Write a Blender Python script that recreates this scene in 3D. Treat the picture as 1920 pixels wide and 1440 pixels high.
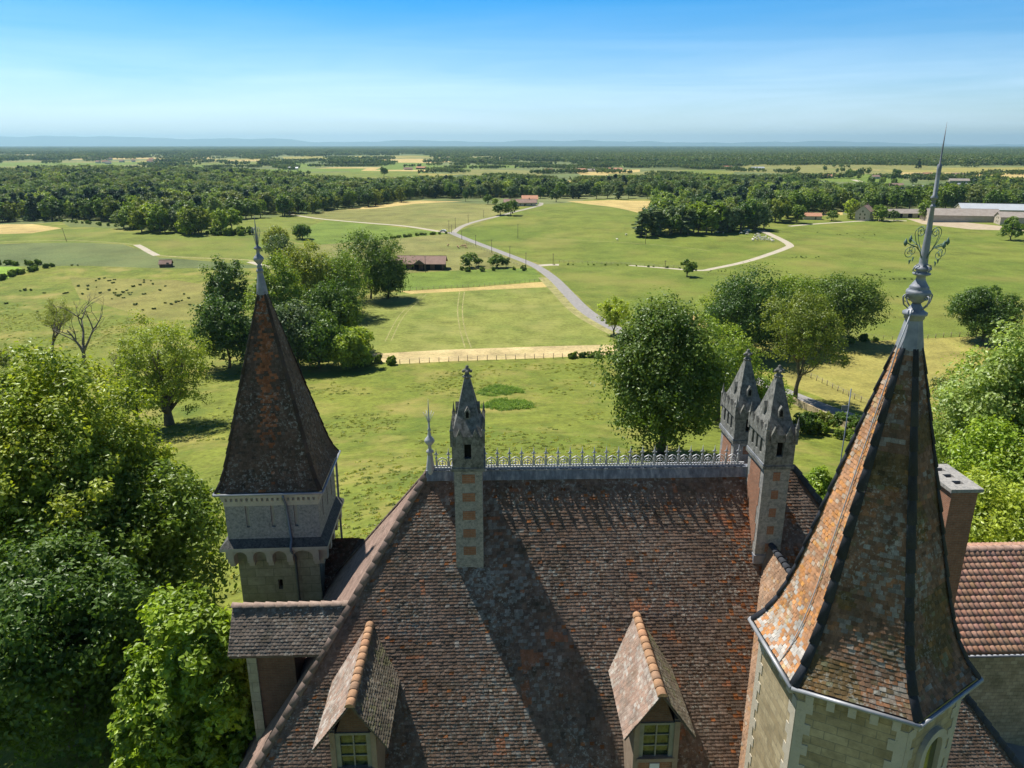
import bpy, bmesh, math, random
import numpy as np
from mathutils import Vector, Matrix
from mathutils.geometry import delaunay_2d_cdt
R = math.radians
PI = math.pi
for o in list(bpy.data.objects): bpy.data.objects.remove(o)
S = bpy.context.scene
COL = S.collection

# ------------------------------------------------------------------ camera
F = 1398.0; PITCH = math.atan(449 / F); CAMZ = 55.0; YAW = R(1.8)
cd = bpy.data.cameras.new('camera'); cam = bpy.data.objects.new('camera', cd); COL.objects.link(cam)
cam.location = (0, 0, CAMZ); cam.rotation_euler = (PI / 2 - PITCH, 0, 0)
cd.sensor_width = 36; cd.lens = 36 * F / 1920; cd.clip_start = 0.1; cd.clip_end = 200000
S.camera = cam
# ------------------------------------------------------------------ light
SUN_EL = R(58.4); SUN_AZ = R(45.5)          # azimuth measured to the left of the view direction
sd = Vector((-math.sin(SUN_AZ) * math.cos(SUN_EL), math.cos(SUN_AZ) * math.cos(SUN_EL), math.sin(SUN_EL)))
ld = bpy.data.lights.new('sun', 'SUN'); ld.energy = 5.0; ld.angle = R(0.5); ld.color = (1, .95, .86)
sun = bpy.data.objects.new('sun', ld); COL.objects.link(sun)
sun.rotation_euler = sd.to_track_quat('Z', 'Y').to_euler(); sun.location = (0, 0, 200)
w = bpy.data.worlds.new('World'); S.world = w; w.use_nodes = True
nt = w.node_tree; bg = nt.nodes['Background']
sky = nt.nodes.new('ShaderNodeTexSky'); sky.sky_type = 'NISHITA'; sky.sun_disc = False
sky.sun_elevation = SUN_EL; sky.sun_rotation = -SUN_AZ % (2 * PI)
sky.altitude = 300; sky.air_density = 1.0; sky.dust_density = 0.1; sky.ozone_density = 3.0
tc = nt.nodes.new('ShaderNodeTexCoord')
mp = nt.nodes.new('ShaderNodeMapping'); mp.inputs['Scale'].default_value = (1.2, 1.2, 16); mp.inputs['Rotation'].default_value = (0, R(1.2), 0)
nz = nt.nodes.new('ShaderNodeTexNoise'); nz.inputs['Scale'].default_value = 1.6; nz.inputs['Detail'].default_value = 9; nz.inputs['Roughness'].default_value = .6; nz.inputs['Distortion'].default_value = .6
cr = nt.nodes.new('ShaderNodeValToRGB'); cr.color_ramp.elements[0].position = .36; cr.color_ramp.elements[1].position = .72
sx = nt.nodes.new('ShaderNodeSeparateXYZ')
band = nt.nodes.new('ShaderNodeValToRGB'); be = band.color_ramp.elements
be[0].position = 0.0; be[0].color = (1, 1, 1, 1); be[1].position = .17; be[1].color = (0, 0, 0, 1)
e = be.new(.07); e.color = (.9, .9, .9, 1); e = be.new(.105); e.color = (.35, .35, .35, 1)
ml = nt.nodes.new('ShaderNodeMath'); ml.operation = 'MULTIPLY'
ml2 = nt.nodes.new('ShaderNodeMath'); ml2.operation = 'MULTIPLY'; ml2.inputs[1].default_value = .46
mx = nt.nodes.new('ShaderNodeMixRGB'); mx.inputs[2].default_value = (9.6, 11.9, 14.4, 1)
hs = nt.nodes.new('ShaderNodeHueSaturation'); hs.inputs['Saturation'].default_value = 1.1
nt.links.new(tc.outputs['Generated'], mp.inputs['Vector']); nt.links.new(mp.outputs[0], nz.inputs['Vector'])
nt.links.new(nz.outputs['Fac'], cr.inputs[0]); nt.links.new(tc.outputs['Generated'], sx.inputs[0]); nt.links.new(sx.outputs['Z'], band.inputs[0])
nt.links.new(cr.outputs[0], ml.inputs[0]); nt.links.new(band.outputs[0], ml.inputs[1]); nt.links.new(ml.outputs[0], ml2.inputs[0])
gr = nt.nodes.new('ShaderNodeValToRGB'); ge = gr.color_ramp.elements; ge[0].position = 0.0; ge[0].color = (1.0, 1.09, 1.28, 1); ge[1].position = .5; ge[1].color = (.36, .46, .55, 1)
for p_, c_ in ((.05, (.96, 1.12, 1.32)), (.10, (.74, 1.03, 1.28)), (.165, (.35, .88, 1.26)), (.24, (.34, .56, .75))): e = ge.new(p_); e.color = (*c_, 1)  # upper stops darken the sky above the view, added to cut ambient light
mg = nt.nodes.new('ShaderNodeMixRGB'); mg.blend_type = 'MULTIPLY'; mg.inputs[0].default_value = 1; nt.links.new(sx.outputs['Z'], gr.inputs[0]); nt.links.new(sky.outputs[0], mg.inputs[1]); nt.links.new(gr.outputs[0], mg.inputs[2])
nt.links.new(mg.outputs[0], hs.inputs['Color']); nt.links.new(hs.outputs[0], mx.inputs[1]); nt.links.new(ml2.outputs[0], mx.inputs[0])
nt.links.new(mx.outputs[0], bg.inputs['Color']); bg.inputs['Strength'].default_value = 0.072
S.view_settings.view_transform = 'Standard'; S.view_settings.look = 'None'; S.view_settings.exposure = 0.6; S.view_settings.gamma = 1.0
S.cycles.max_bounces = 6; S.cycles.diffuse_bounces = 2; S.cycles.transmission_bounces = 3; S.cycles.volume_bounces = 0
S.cycles.transparent_max_bounces = 4

# ------------------------------------------------------------------ helpers
def tag(o, label=None, cat=None, group=None, kind=None):
    if label: o['label'] = label
    if cat: o['category'] = cat
    if group: o['group'] = group
    if kind: o['kind'] = kind
    return o
def empty(name, loc, rz=0):
    o = bpy.data.objects.new(name, None); COL.objects.link(o); o.location = loc; o.rotation_euler = (0, 0, rz); o.empty_display_size = .5
    return o
def mesh_np(name, V, faces4, col=None, smooth=False, mat=None, uv=None):
    """quads array (n,4) -> mesh, fast"""
    V = np.asarray(V, dtype=np.float32); faces4 = np.asarray(faces4, dtype=np.int32)
    me = bpy.data.meshes.new(name); n = len(faces4); k = faces4.shape[1]
    me.vertices.add(len(V)); me.vertices.foreach_set('co', V.ravel())
    me.loops.add(n * k); me.loops.foreach_set('vertex_index', faces4.ravel())
    me.polygons.add(n); me.polygons.foreach_set('loop_start', np.arange(0, n * k, k, dtype=np.int32))
    try: me.polygons.foreach_set('loop_total', np.full(n, k, dtype=np.int32))
    except Exception: pass
    me.polygons.foreach_set('use_smooth', np.full(n, smooth, dtype=bool))
    me.update(calc_edges=True)
    if col is not None:
        a = me.color_attributes.new('col', 'FLOAT_COLOR', 'POINT'); c = np.ones((len(V), 4), dtype=np.float32); c[:, :3] = col
        a.data.foreach_set('color', c.ravel())
    if mat: me.materials.append(mat)
    return me
def link(name, me, parent=None, loc=None):
    o = bpy.data.objects.new(name, me); COL.objects.link(o)
    if parent: o.parent = parent
    if loc is not None: o.location = loc
    return o
class MB:
    """collects shapes; build() links ONE mesh object"""
    def __init__(s, off=(0, 0, 0)): s.v = []; s.f = []; s.sm = []; s.off = Vector(off)
    def add(s, vs, fs, sm=False):
        b = len(s.v); s.v += [Vector(p) for p in vs]; s.f += [tuple(b + i for i in f) for f in fs]; s.sm += [sm] * len(fs)
    def box(s, x0, x1, y0, y1, z0, z1, M=None):
        vs = [(x, y, z) for z in (z0, z1) for y in (y0, y1) for x in (x0, x1)]
        if M: vs = [M @ Vector(p) for p in vs]
        s.add(vs, [(0, 2, 3, 1), (4, 5, 7, 6), (0, 1, 5, 4), (1, 3, 7, 5), (3, 2, 6, 7), (2, 0, 4, 6)])
    def hexa(s, b, t):
        s.add(list(b) + list(t), [(3, 2, 1, 0), (4, 5, 6, 7)] + [(i, (i + 1) % 4, 4 + (i + 1) % 4, 4 + i) for i in range(4)])
    def prism(s, poly, d0, d1, ax='y', M=None):
        """poly = list of (u,v); extruded along ax between d0,d1"""
        def P(u, v, d):
            p = {'y': (u, d, v), 'x': (d, u, v), 'z': (u, v, d)}[ax]
            return M @ Vector(p) if M else Vector(p)
        n = len(poly); vs = [P(u, v, d0) for u, v in poly] + [P(u, v, d1) for u, v in poly]
        s.add(vs, [tuple(range(n))[::-1], tuple(range(n, 2 * n))] + [(i, (i + 1) % n, n + (i + 1) % n, n + i) for i in range(n)])
    def tube(s, pts, rad, n=6, cap=True, sm=True):
        pts = [Vector(p) for p in pts]; m = len(pts)
        if not hasattr(rad, '__len__'): rad = [rad] * m
        b = len(s.v); ref = Vector((0, 0, 1))
        for i, p in enumerate(pts):
            t = (pts[min(i + 1, m - 1)] - pts[max(i - 1, 0)]).normalized()
            if i == 0:
                ref = Vector((0, 0, 1)) if abs(t.z) < .9 else Vector((1, 0, 0))
                a = t.cross(ref).normalized()
            else:
                a = (a - t * a.dot(t)).normalized()
            c = t.cross(a)
            for k in range(n):
                q = 2 * PI * k / n; s.v.append(p + (a * math.cos(q) + c * math.sin(q)) * rad[i])
        for i in range(m - 1):
            for k in range(n):
                s.f.append((b + i * n + k, b + i * n + (k + 1) % n, b + (i + 1) * n + (k + 1) % n, b + (i + 1) * n + k)); s.sm.append(sm)
        if cap:
            s.f.append(tuple(b + k for k in range(n))[::-1]); s.f.append(tuple(b + (m - 1) * n + k for k in range(n))); s.sm += [False, False]
    def lathe(s, prof, c=(0, 0), n=14, sm=True, ph=0, flute=0):
        b = len(s.v); m = len(prof)
        for r, z in prof:
            for k in range(n):
                a = 2 * PI * k / n + ph; rr = r * (1 + (flute * math.cos(8 * a) if r > .1 else 0)); s.v.append(Vector((c[0] + rr * math.cos(a), c[1] + rr * math.sin(a), z)))
        for i in range(m - 1):
            for k in range(n):
                s.f.append((b + i * n + k, b + i * n + (k + 1) % n, b + (i + 1) * n + (k + 1) % n, b + (i + 1) * n + k)); s.sm.append(sm)
        s.f.append(tuple(b + (m - 1) * n + k for k in range(n))); s.f.append(tuple(b + k for k in range(n))[::-1]); s.sm += [False, False]
    def ball(s, c, r, n=8, m=6, sz=1.0):
        s.lathe([(max(.001, r * math.sin(PI * i / m)), c[2] - sz * r * math.cos(PI * i / m)) for i in range(m + 1)], (c[0], c[1]), n)
    def build(s, name, mat, parent=None, label=None):
        me = bpy.data.meshes.new(name); off = s.off
        me.from_pydata([tuple(p - off) for p in s.v], [], s.f); me.update()
        me.polygons.foreach_set('use_smooth', s.sm)
        uv = me.uv_layers.new(name='UVMap')
        n = len(me.loops); co = np.zeros(len(me.vertices) * 3, dtype=np.float32); me.vertices.foreach_get('co', co); co = co.reshape(-1, 3)
        vi = np.zeros(n, dtype=np.int32); me.loops.foreach_get('vertex_index', vi)
        pn = np.zeros(len(me.polygons) * 3, dtype=np.float32); me.polygons.foreach_get('normal', pn); pn = pn.reshape(-1, 3)
        lt = np.zeros(len(me.polygons), dtype=np.int32); me.polygons.foreach_get('loop_total', lt)
        N = np.repeat(pn, lt, axis=0); P = co[vi]
        h = np.sqrt(N[:, 0] ** 2 + N[:, 1] ** 2) + 1e-9
        u = np.where(np.abs(N[:, 2]) > .75, P[:, 0], (-N[:, 1] * P[:, 0] + N[:, 0] * P[:, 1]) / h)
        v = np.where(np.abs(N[:, 2]) > .75, P[:, 1], P[:, 2])
        uv.data.foreach_set('uv', np.stack([u, v], 1).astype(np.float32).ravel())
        me.materials.append(mat)
        o = link(name, me, parent)
        if label: o['label'] = label
        return o
def copy_tree(o, parent=None):
    c = o.copy(); COL.objects.link(c); c.parent = parent
    for ch in list(o.children): copy_tree(ch, c)
    return c

# ------------------------------------------------------------------ materials
def mat(name):
    m = bpy.data.materials.new(name); m.use_nodes = True; t = m.node_tree; b = t.nodes['Principled BSDF']; return m, t, b
def noise(t, vec, scale, detail=4, rough=.6, dist=0):
    n = t.nodes.new('ShaderNodeTexNoise'); n.inputs['Scale'].default_value = scale; n.inputs['Detail'].default_value = detail
    n.inputs['Roughness'].default_value = rough; n.inputs['Distortion'].default_value = dist
    if vec: t.links.new(vec, n.inputs['Vector'])
    return n.outputs['Fac']
def ramp(t, fac, stops):
    r = t.nodes.new('ShaderNodeValToRGB'); el = r.color_ramp.elements
    while len(el) < len(stops): el.new(.5)
    for e_, (p, c) in zip(el, stops):
        e_.position = p; e_.color = (c, c, c, 1) if not hasattr(c, '__len__') else (*c, 1)
    t.links.new(fac, r.inputs[0]); return r.outputs[0]
def mixc(t, fac, a, b, mode='MIX'):
    m = t.nodes.new('ShaderNodeMixRGB'); m.blend_type = mode
    for i, x in ((0, fac), (1, a), (2, b)):
        if isinstance(x, (int, float)): m.inputs[i].default_value = x if i == 0 else (x, x, x, 1)
        elif isinstance(x, tuple): m.inputs[i].default_value = (*x, 1)
        else: t.links.new(x, m.inputs[i])
    return m.outputs[0]
def bump(t, b, h, strength=.5, dist=.02):
    n = t.nodes.new('ShaderNodeBump'); n.inputs['Strength'].default_value = strength; n.inputs['Distance'].default_value = dist
    t.links.new(h, n.inputs['Height']); t.links.new(n.outputs[0], b.inputs['Normal'])
def pos(t): return t.nodes.new('ShaderNodeNewGeometry').outputs['Position']
def simple(name, c1, c2, scale=2, rough=.8, metal=0, bmp=.2, spec=.3):
    m, t, b = mat(name); p = pos(t)
    f = noise(t, p, scale, 6, .65); t.links.new(ramp(t, f, [(.3, c1), (.7, c2)]), b.inputs['Base Color'])
    b.inputs['Roughness'].default_value = rough; b.inputs['Metallic'].default_value = metal; b.inputs['Specular IOR Level'].default_value = spec
    if bmp: bump(t, b, noise(t, p, scale * 8, 3), bmp, .02)
    return m
def field_mat(name, a, b_, c=None, s1=.012, s2=.12, s3=1.4, stripe=None, mixs=(.75, .45), dry=None):
    m, t, b = mat(name); p = pos(t)
    base = ramp(t, noise(t, p, s1, 5, .6, .4), [(.32, a), (.68, b_)])
    fine = ramp(t, noise(t, p, s2, 6, .7), [(.25, .55), (.5, 1.0), (.8, 1.38)])
    base = mixc(t, 1.0, base, fine, 'MULTIPLY')
    tuft = ramp(t, noise(t, p, s3, 5, .7), [(.3, .55), (.55, 1.05), (.75, 1.3)])
    base = mixc(t, mixs[0], base, mixc(t, 1, base, tuft, 'MULTIPLY'), 'MIX')
    if c: base = mixc(t, ramp(t, noise(t, p, s2 * .45, 5, .65), [(.52, 0), (.72, .75)]), base, c)
    if dry:
        base = mixc(t, ramp(t, noise(t, p, dry[1], 5, .6), [(.5, 0), (.7, dry[2])]), base, dry[0])
    if stripe:
        ang, per, amt = stripe
        mpn = t.nodes.new('ShaderNodeMapping'); mpn.inputs['Rotation'].default_value = (0, 0, ang); t.links.new(p, mpn.inputs['Vector'])
        wv = t.nodes.new('ShaderNodeTexWave'); wv.wave_type = 'BANDS'; wv.bands_direction = 'Y'; wv.inputs['Scale'].default_value = 2 * PI / per / 6.283 / 1.0 * .314 * 10 / 3.14
        wv.inputs['Distortion'].default_value = 2.0; wv.inputs['Detail'].default_value = 3; wv.inputs['Detail Scale'].default_value = .4
        t.links.new(mpn.outputs[0], wv.inputs['Vector'])
        base = mixc(t, 1.0, base, ramp(t, wv.outputs['Fac'], [(.1, 1 - amt), (.9, 1 + amt)]), 'MULTIPLY')
    t.links.new(base, b.inputs['Base Color']); b.inputs['Roughness'].default_value = .9; b.inputs['Specular IOR Level'].default_value = .15
    bump(t, b, noise(t, p, s3 * 1.3, 5, .75), .55, .35)
    return m
M = {}
M['meadow'] = field_mat('meadow_grass', (.125, .165, .024), (.19, .21, .034), (.08, .13, .02), s1=.02, s2=.22, s3=1.1, dry=((.33, .27, .085), .07, .7))
M['near'] = M['meadow']
M['hill'] = field_mat('hill_grass', (.125, .172, .026), (.175, .20, .035), (.10, .15, .022), s2=.06, dry=((.26, .23, .065), .018, .65))
M['olive'] = field_mat('olive_grass', (.185, .19, .055), (.235, .225, .075), (.13, .165, .04), s2=.05)
M['green'] = field_mat('fresh_grass', (.12, .185, .028), (.16, .215, .036), None, s2=.07)
M['lime'] = field_mat('mown_field', (.18, .215, .045), (.225, .24, .055), (.13, .185, .035), s1=.03, s2=.12, s3=1.1, stripe=(R(12), 9, .03), dry=((.28, .26, .09), .06, .5))
M['limey'] = field_mat('bright_lime_field', (.20, .33, .04), (.24, .36, .05), None)
M['crop'] = field_mat('young_crop', (.105, .145, .05), (.135, .165, .06), None, s2=.03, stripe=(R(-15), 14, .035), dry=((.2, .21, .07), .006, .6))
M['hay'] = field_mat('hay_field', (.42, .32, .12), (.5, .385, .15), None, s2=.05, stripe=(R(-10), 8, .07))
M['stub'] = field_mat('cut_straw', (.47, .37, .18), (.56, .45, .235), (.34, .31, .12), s2=.12, stripe=(R(-4), 4, .13))
M['dry'] = field_mat('dry_meadow', (.25, .235, .055), (.32, .28, .08), (.17, .19, .04), s2=.12)
M['brown'] = field_mat('browned_meadow', (.185, .195, .042), (.235, .215, .062), (.14, .17, .035), s2=.08)
M['wildf'] = field_mat('scrub_floor', (.07, .10, .03), (.10, .13, .035), None, s2=.1)
M['far'] = field_mat('far_plain', (.10, .14, .045), (.17, .19, .07), (.26, .25, .11), s1=.0016, s2=.004, s3=.03)
M['farwood'] = simple('far_forest_floor', (.025, .05, .025), (.05, .08, .035), .0012, .95, 0, 0)
M['scrub'] = field_mat('rough_pasture', (.10, .14, .035), (.17, .19, .06), (.06, .09, .03), s2=.06)
M['yard'] = simple('yard_earth', (.34, .27, .18), (.45, .37, .26), .3)
M['paving'] = simple('grey_paving', (.22, .21, .2), (.3, .29, .27), 1.5)
M['road'] = simple('asphalt', (.215, .205, .195), (.30, .285, .27), .8, .85)
M['lane'] = simple('worn_lane', (.28, .26, .21), (.36, .33, .27), .4, .9)
M['gravel'] = simple('white_gravel', (.36, .32, .24), (.47, .42, .33), .4, .95)
M['verge'] = field_mat('dry_verge', (.27, .26, .1), (.34, .31, .13), (.17, .19, .05), s2=.3)
def tile_mat(name, lich=(.57, .7), lcol=(.40, .40, .36), lscale=9, amt=.7, moss=.3):
    m, t, b = mat(name); at = t.nodes.new('ShaderNodeVertexColor'); at.layer_name = 'col'; p = pos(t)
    c = mixc(t, 1, at.outputs['Color'], ramp(t, noise(t, p, 38, 4, .7), [(.3, .7), (.7, 1.25)]), 'MULTIPLY')
    mpp = t.nodes.new('ShaderNodeMapping'); mpp.inputs['Scale'].default_value = (3.2, 3.2, .4); t.links.new(p, mpp.inputs['Vector'])
    c = mixc(t, 1, c, ramp(t, noise(t, mpp.outputs[0], 1, 5, .65), [(.3, .68), (.52, 1.0), (.75, 1.32)]), 'MULTIPLY')
    c = mixc(t, ramp(t, noise(t, p, 1.4, 5, .7), [(.5, 0), (.75, moss)]), c, (.03, .036, .014))
    patch = ramp(t, noise(t, p, .55, 3, .5), [(.4, .15), (.62, 1)])
    sp = ramp(t, noise(t, p, lscale, 5, .75), [(lich[0], 0), (lich[1], amt)])
    c = mixc(t, mixc(t, 1, sp, patch, 'MULTIPLY'), c, lcol)
    t.links.new(c, b.inputs['Base Color']); b.inputs['Roughness'].default_value = .85; b.inputs['Specular IOR Level'].default_value = .25
    bump(t, b, noise(t, p, 60, 4, .7), .4, .006); return m
M['tile'] = tile_mat('clay_tile'); M['tile_l'] = tile_mat('lichened_tile', (.53, .62), (.40, .40, .35), 8, .8, .5)
M['hiptile'] = tile_mat('hip_tile', (.6, .75), (.3, .3, .28), 9, .4, .1)
def ashlar(name, c1, c2, mortar, bw=.62, bh=.3, stain=.5, dk=(.05, .05, .04)):
    m, t, b = mat(name); u = t.nodes.new('ShaderNodeUVMap').outputs[0]; p = pos(t)
    br = t.nodes.new('ShaderNodeTexBrick'); br.inputs['Scale'].default_value = 1; br.inputs['Brick Width'].default_value = bw; br.inputs['Row Height'].default_value = bh
    br.inputs['Mortar Size'].default_value = .012; br.inputs['Color1'].default_value = (*c1, 1); br.inputs['Color2'].default_value = (*c2, 1); br.inputs['Mortar'].default_value = (*mortar, 1)
    br.inputs['Mortar Smooth'].default_value = .3
    t.links.new(u, br.inputs['Vector'])
    c = mixc(t, 1, br.outputs['Color'], ramp(t, noise(t, p, 3.5, 6, .7), [(.3, .72), (.7, 1.2)]), 'MULTIPLY')
    c = mixc(t, ramp(t, noise(t, p, .9, 6, .7), [(.48, 0), (.72, stain)]), c, dk)
    t.links.new(c, b.inputs['Base Color']); b.inputs['Roughness'].default_value = .9
    hh = mixc(t, .5, mixc(t, 1, br.outputs['Fac'], (1, 1, 1), 'SUBTRACT'), noise(t, p, 14, 4))
    inv = t.nodes.new('ShaderNodeInvert'); t.links.new(br.outputs['Fac'], inv.inputs['Color'])
    bump(t, b, mixc(t, .4, inv.outputs[0], noise(t, p, 14, 4)), .6, .03); return m
M['ashlar'] = ashlar('stone_ashlar', (.33, .26, .15), (.45, .37, .23), (.26, .23, .16), .62, .27, .55, (.13, .11, .06))
M['ashlar2'] = ashlar('grey_ashlar', (.29, .28, .2), (.37, .35, .27), (.20, .2, .15), .8, .42, .45, (.10, .11, .06))
M['brick'] = ashlar('red_brick', (.27, .12, .07), (.34, .15, .085), (.29, .2, .14), .23, .075, .3, (.1, .06, .04))
M['brickd'] = ashlar('dull_brick', (.12, .06, .04), (.16, .08, .05), (.14, .10, .075), .23, .075, .3)
M['rubble'] = ashlar('rubble_wall', (.36, .28, .16), (.48, .39, .24), (.26, .21, .14), .35, .2, .6, (.09, .09, .04))
def lichen_stone(name, base1, base2, dark, th=(.45, .6), sc=9):
    m, t, b = mat(name); p = pos(t)
    c = ramp(t, noise(t, p, 2.2, 6, .7), [(.3, base1), (.7, base2)])
    c = mixc(t, ramp(t, noise(t, p, sc, 8, .8), [(th[0], 0), (th[1], .85)]), c, dark)
    c = mixc(t, ramp(t, noise(t, p, 24, 4, .7), [(.6, 0), (.72, .5)]), c, (.52, .5, .44))
    t.links.new(c, b.inputs['Base Color']); b.inputs['Roughness'].default_value = .92; bump(t, b, noise(t, p, 30, 5, .8), .6, .02); return m
M['stone'] = lichen_stone('pale_stone', (.42, .38, .3), (.52, .47, .38), (.2, .19, .16), (.55, .75))
M['dstone'] = lichen_stone('weathered_stone', (.19, .19, .175), (.27, .265, .245), (.035, .04, .035), (.42, .6), 6)
M['mstone'] = lichen_stone('mottled_stone', (.30, .29, .27), (.38, .36, .33), (.085, .09, .10), (.43, .66), 9)
M['black'] = lichen_stone('blackened_stone', (.07, .075, .07), (.12, .12, .11), (.03, .03, .03))
M['zinc'] = simple('zinc', (.15, .165, .2), (.33, .345, .38), 2.2, .55, .2, .15, .5)
m_, t_, b_ = mat('streaked_zinc'); mq = t_.nodes.new('ShaderNodeMapping'); mq.inputs['Scale'].default_value = (5, 5, .7); t_.links.new(pos(t_), mq.inputs['Vector'])
t_.links.new(ramp(t_, noise(t_, mq.outputs[0], 1, 6, .7), [(.3, (.06, .07, .09)), (.5, (.16, .18, .22)), (.72, (.38, .39, .41))]), b_.inputs['Base Color']); b_.inputs['Roughness'].default_value = .55; M['streak'] = m_
M['lead'] = simple('dark_lead', (.10, .13, .17), (.2, .23, .28), 1.5, .5, .3, .15)
M['whitem'] = simple('pale_zinc', (.36, .37, .40), (.5, .51, .54), 3, .55, .15, .1)
M['gutter'] = simple('gutter_zinc', (.22, .24, .27), (.4, .41, .43), 1.5, .5, .3, .1)
M['iron'] = simple('green_iron', (.07, .13, .10), (.13, .2, .16), 6, .6, .2, .1)
M['dark'] = simple('dark_opening', (.006, .006, .006), (.012, .011, .01), 2, 1, 0, 0)
M['wood'] = simple('weathered_wood', (.22, .16, .12), (.32, .25, .19), 3, .8)
M['woodd'] = simple('dark_wood', (.08, .06, .05), (.14, .11, .09), 3, .8)
M['paintw'] = simple('painted_frame', (.19, .18, .14), (.27, .26, .21), 3, .6)
M['ceram'] = simple('white_panel', (.6, .62, .68), (.7, .72, .76), 3, .5)
M['plaster'] = simple('plaster', (.5, .42, .32), (.6, .52, .4), 1, .9)
M['plasterw'] = simple('light_plaster', (.62, .58, .5), (.72, .68, .6), 1, .9)
M['farmroof'] = simple('farm_roof', (.23, .15, .12), (.31, .21, .17), .5, .9)
M['redroof'] = simple('red_roof', (.42, .2, .12), (.5, .27, .17), .5, .9)
M['greyroof'] = simple('grey_roof', (.27, .23, .2), (.36, .32, .28), .4, .9)
M['metalroof'] = simple('metal_roof', (.42, .45, .48), (.5, .53, .56), .2, .5, .1, 0)
M['barnwall'] = simple('barn_wall', (.4, .35, .28), (.5, .44, .36), .5, .9)
M['bark'] = simple('bark', (.10, .085, .06), (.17, .145, .11), 3, .95, 0, .6)
M['deadbark'] = simple('dead_wood', (.13, .115, .09), (.24, .21, .17), 3, .95, 0, .6)
M['cow'] = simple('cream_hide', (.68, .62, .52), (.8, .75, .66), 3, .9, 0, 0)
M['cowb'] = simple('tan_hide', (.4, .26, .15), (.5, .34, .2), 3, .9, 0, 0)
M['car'] = simple('white_paint', (.75, .76, .78), (.8, .8, .82), 1, .3, 0, 0, .5)
M['carglass'] = simple('car_glass', (.03, .04, .05), (.05, .06, .07), 1, .1, 0, 0, .6)
M['rubber'] = simple('rubber', (.02, .02, .02), (.03, .03, .03), 1, .9, 0, 0)
m_, t_, b_ = mat('window_glass'); b_.inputs['Base Color'].default_value = (.05, .07, .03, 1); b_.inputs['Roughness'].default_value = .12; b_.inputs['Specular IOR Level'].default_value = .7
t_.links.new(ramp(t_, noise(t_, pos(t_), 5, 4), [(.35, (.02, .03, .015)), (.7, (.11, .13, .05))]), b_.inputs['Base Color']); bump(t_, b_, noise(t_, pos(t_), 6, 2), .2, .02); M['glass'] = m_
def leaf_material(name, transl=.3):
    m = bpy.data.materials.new(name); m.use_nodes = True; t = m.node_tree; t.nodes.clear()
    out = t.nodes.new('ShaderNodeOutputMaterial'); at = t.nodes.new('ShaderNodeVertexColor'); at.layer_name = 'col'
    oi = t.nodes.new('ShaderNodeObjectInfo'); h = t.nodes.new('ShaderNodeHueSaturation')
    mr = t.nodes.new('ShaderNodeMapRange'); mr.inputs['To Min'].default_value = .75; mr.inputs['To Max'].default_value = 1.3
    mh = t.nodes.new('ShaderNodeMapRange'); mh.inputs['To Min'].default_value = .515; mh.inputs['To Max'].default_value = .485
    t.links.new(oi.outputs['Random'], mr.inputs['Value']); t.links.new(oi.outputs['Random'], mh.inputs['Value'])
    t.links.new(mr.outputs[0], h.inputs['Value']); t.links.new(mh.outputs[0], h.inputs['Hue']); t.links.new(at.outputs['Color'], h.inputs['Color'])
    d = t.nodes.new('ShaderNodeBsdfDiffuse'); tr = t.nodes.new('ShaderNodeBsdfTranslucent'); g = t.nodes.new('ShaderNodeBsdfGlossy'); g.inputs['Roughness'].default_value = .42; g.inputs['Color'].default_value = (.8, .85, .8, 1)
    mul = mixc(t, 1, h.outputs[0], (1.3, 1.25, .5), 'MULTIPLY')
    t.links.new(h.outputs[0], d.inputs['Color']); t.links.new(mul, tr.inputs['Color'])
    m1 = t.nodes.new('ShaderNodeMixShader'); m1.inputs[0].default_value = transl; t.links.new(d.outputs[0], m1.inputs[1]); t.links.new(tr.outputs[0], m1.inputs[2])
    m2 = t.nodes.new('ShaderNodeMixShader'); m2.inputs[0].default_value = .03; t.links.new(m1.outputs[0], m2.inputs[1]); t.links.new(g.outputs[0], m2.inputs[2])
    t.links.new(m2.outputs[0], out.inputs['Surface']); return m
M['leaf'] = leaf_material('foliage', .42)

# ------------------------------------------------------------------ terrain
CX, CY = 4.0, 27.0
def T(x, y):
    x = np.asarray(x, dtype=float); y = np.asarray(y, dtype=float)
    r = np.hypot(x - CX, y - CY)
    u = np.clip((r - 20) / 165, 0, 1); z = 27 * (1 - u) ** 2
    far = np.clip((np.hypot(x, y) - 200) / 250, 0, 1)
    z = z + far * (2.0 * np.sin(x / 95 + .6) * np.sin(y / 130) + 1.3 * np.sin(x / 51 + y / 83))
    z = z + 7 * np.exp(-(((x - 70) / 190) ** 2 + ((y - 600) / 150) ** 2)) + 4 * np.exp(-(((x + 260) / 160) ** 2 + ((y - 420) / 120) ** 2))
    fd = np.clip((np.hypot(x, y) - 1100) / 1500, 0, 1)
    z = z * (1 - fd) + fd * (6 * np.sin(x / 900) * np.sin(y / 1300))
    return np.where(np.hypot(x, y) > 9000, 0, z)
def zt(x, y): return float(T(x, y))
_ts = np.concatenate([np.linspace(20, 400, 400), np.geomspace(401, 40000, 900)])
def at(px, py):
    u = (px - 960) / F; v = (py - 720) / F
    d = np.array([u, math.cos(PITCH) - v * math.sin(PITCH), -(math.sin(PITCH) + v * math.cos(PITCH))])
    P = d[None, :] * _ts[:, None]; h = P[:, 2] + CAMZ - T(P[:, 0], P[:, 1])
    idx = np.nonzero(h < 0)[0]
    if len(idx) == 0: return Vector((d[0] * 20000, d[1] * 20000, 0))
    a, b = _ts[max(idx[0] - 1, 0)], _ts[idx[0]]
    for _ in range(30):
        m = (a + b) / 2
        if d[2] * m + CAMZ - zt(d[0] * m, d[1] * m) < 0: b = m
        else: a = m
    return Vector((d[0] * b, d[1] * b, zt(d[0] * b, d[1] * b)))
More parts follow.
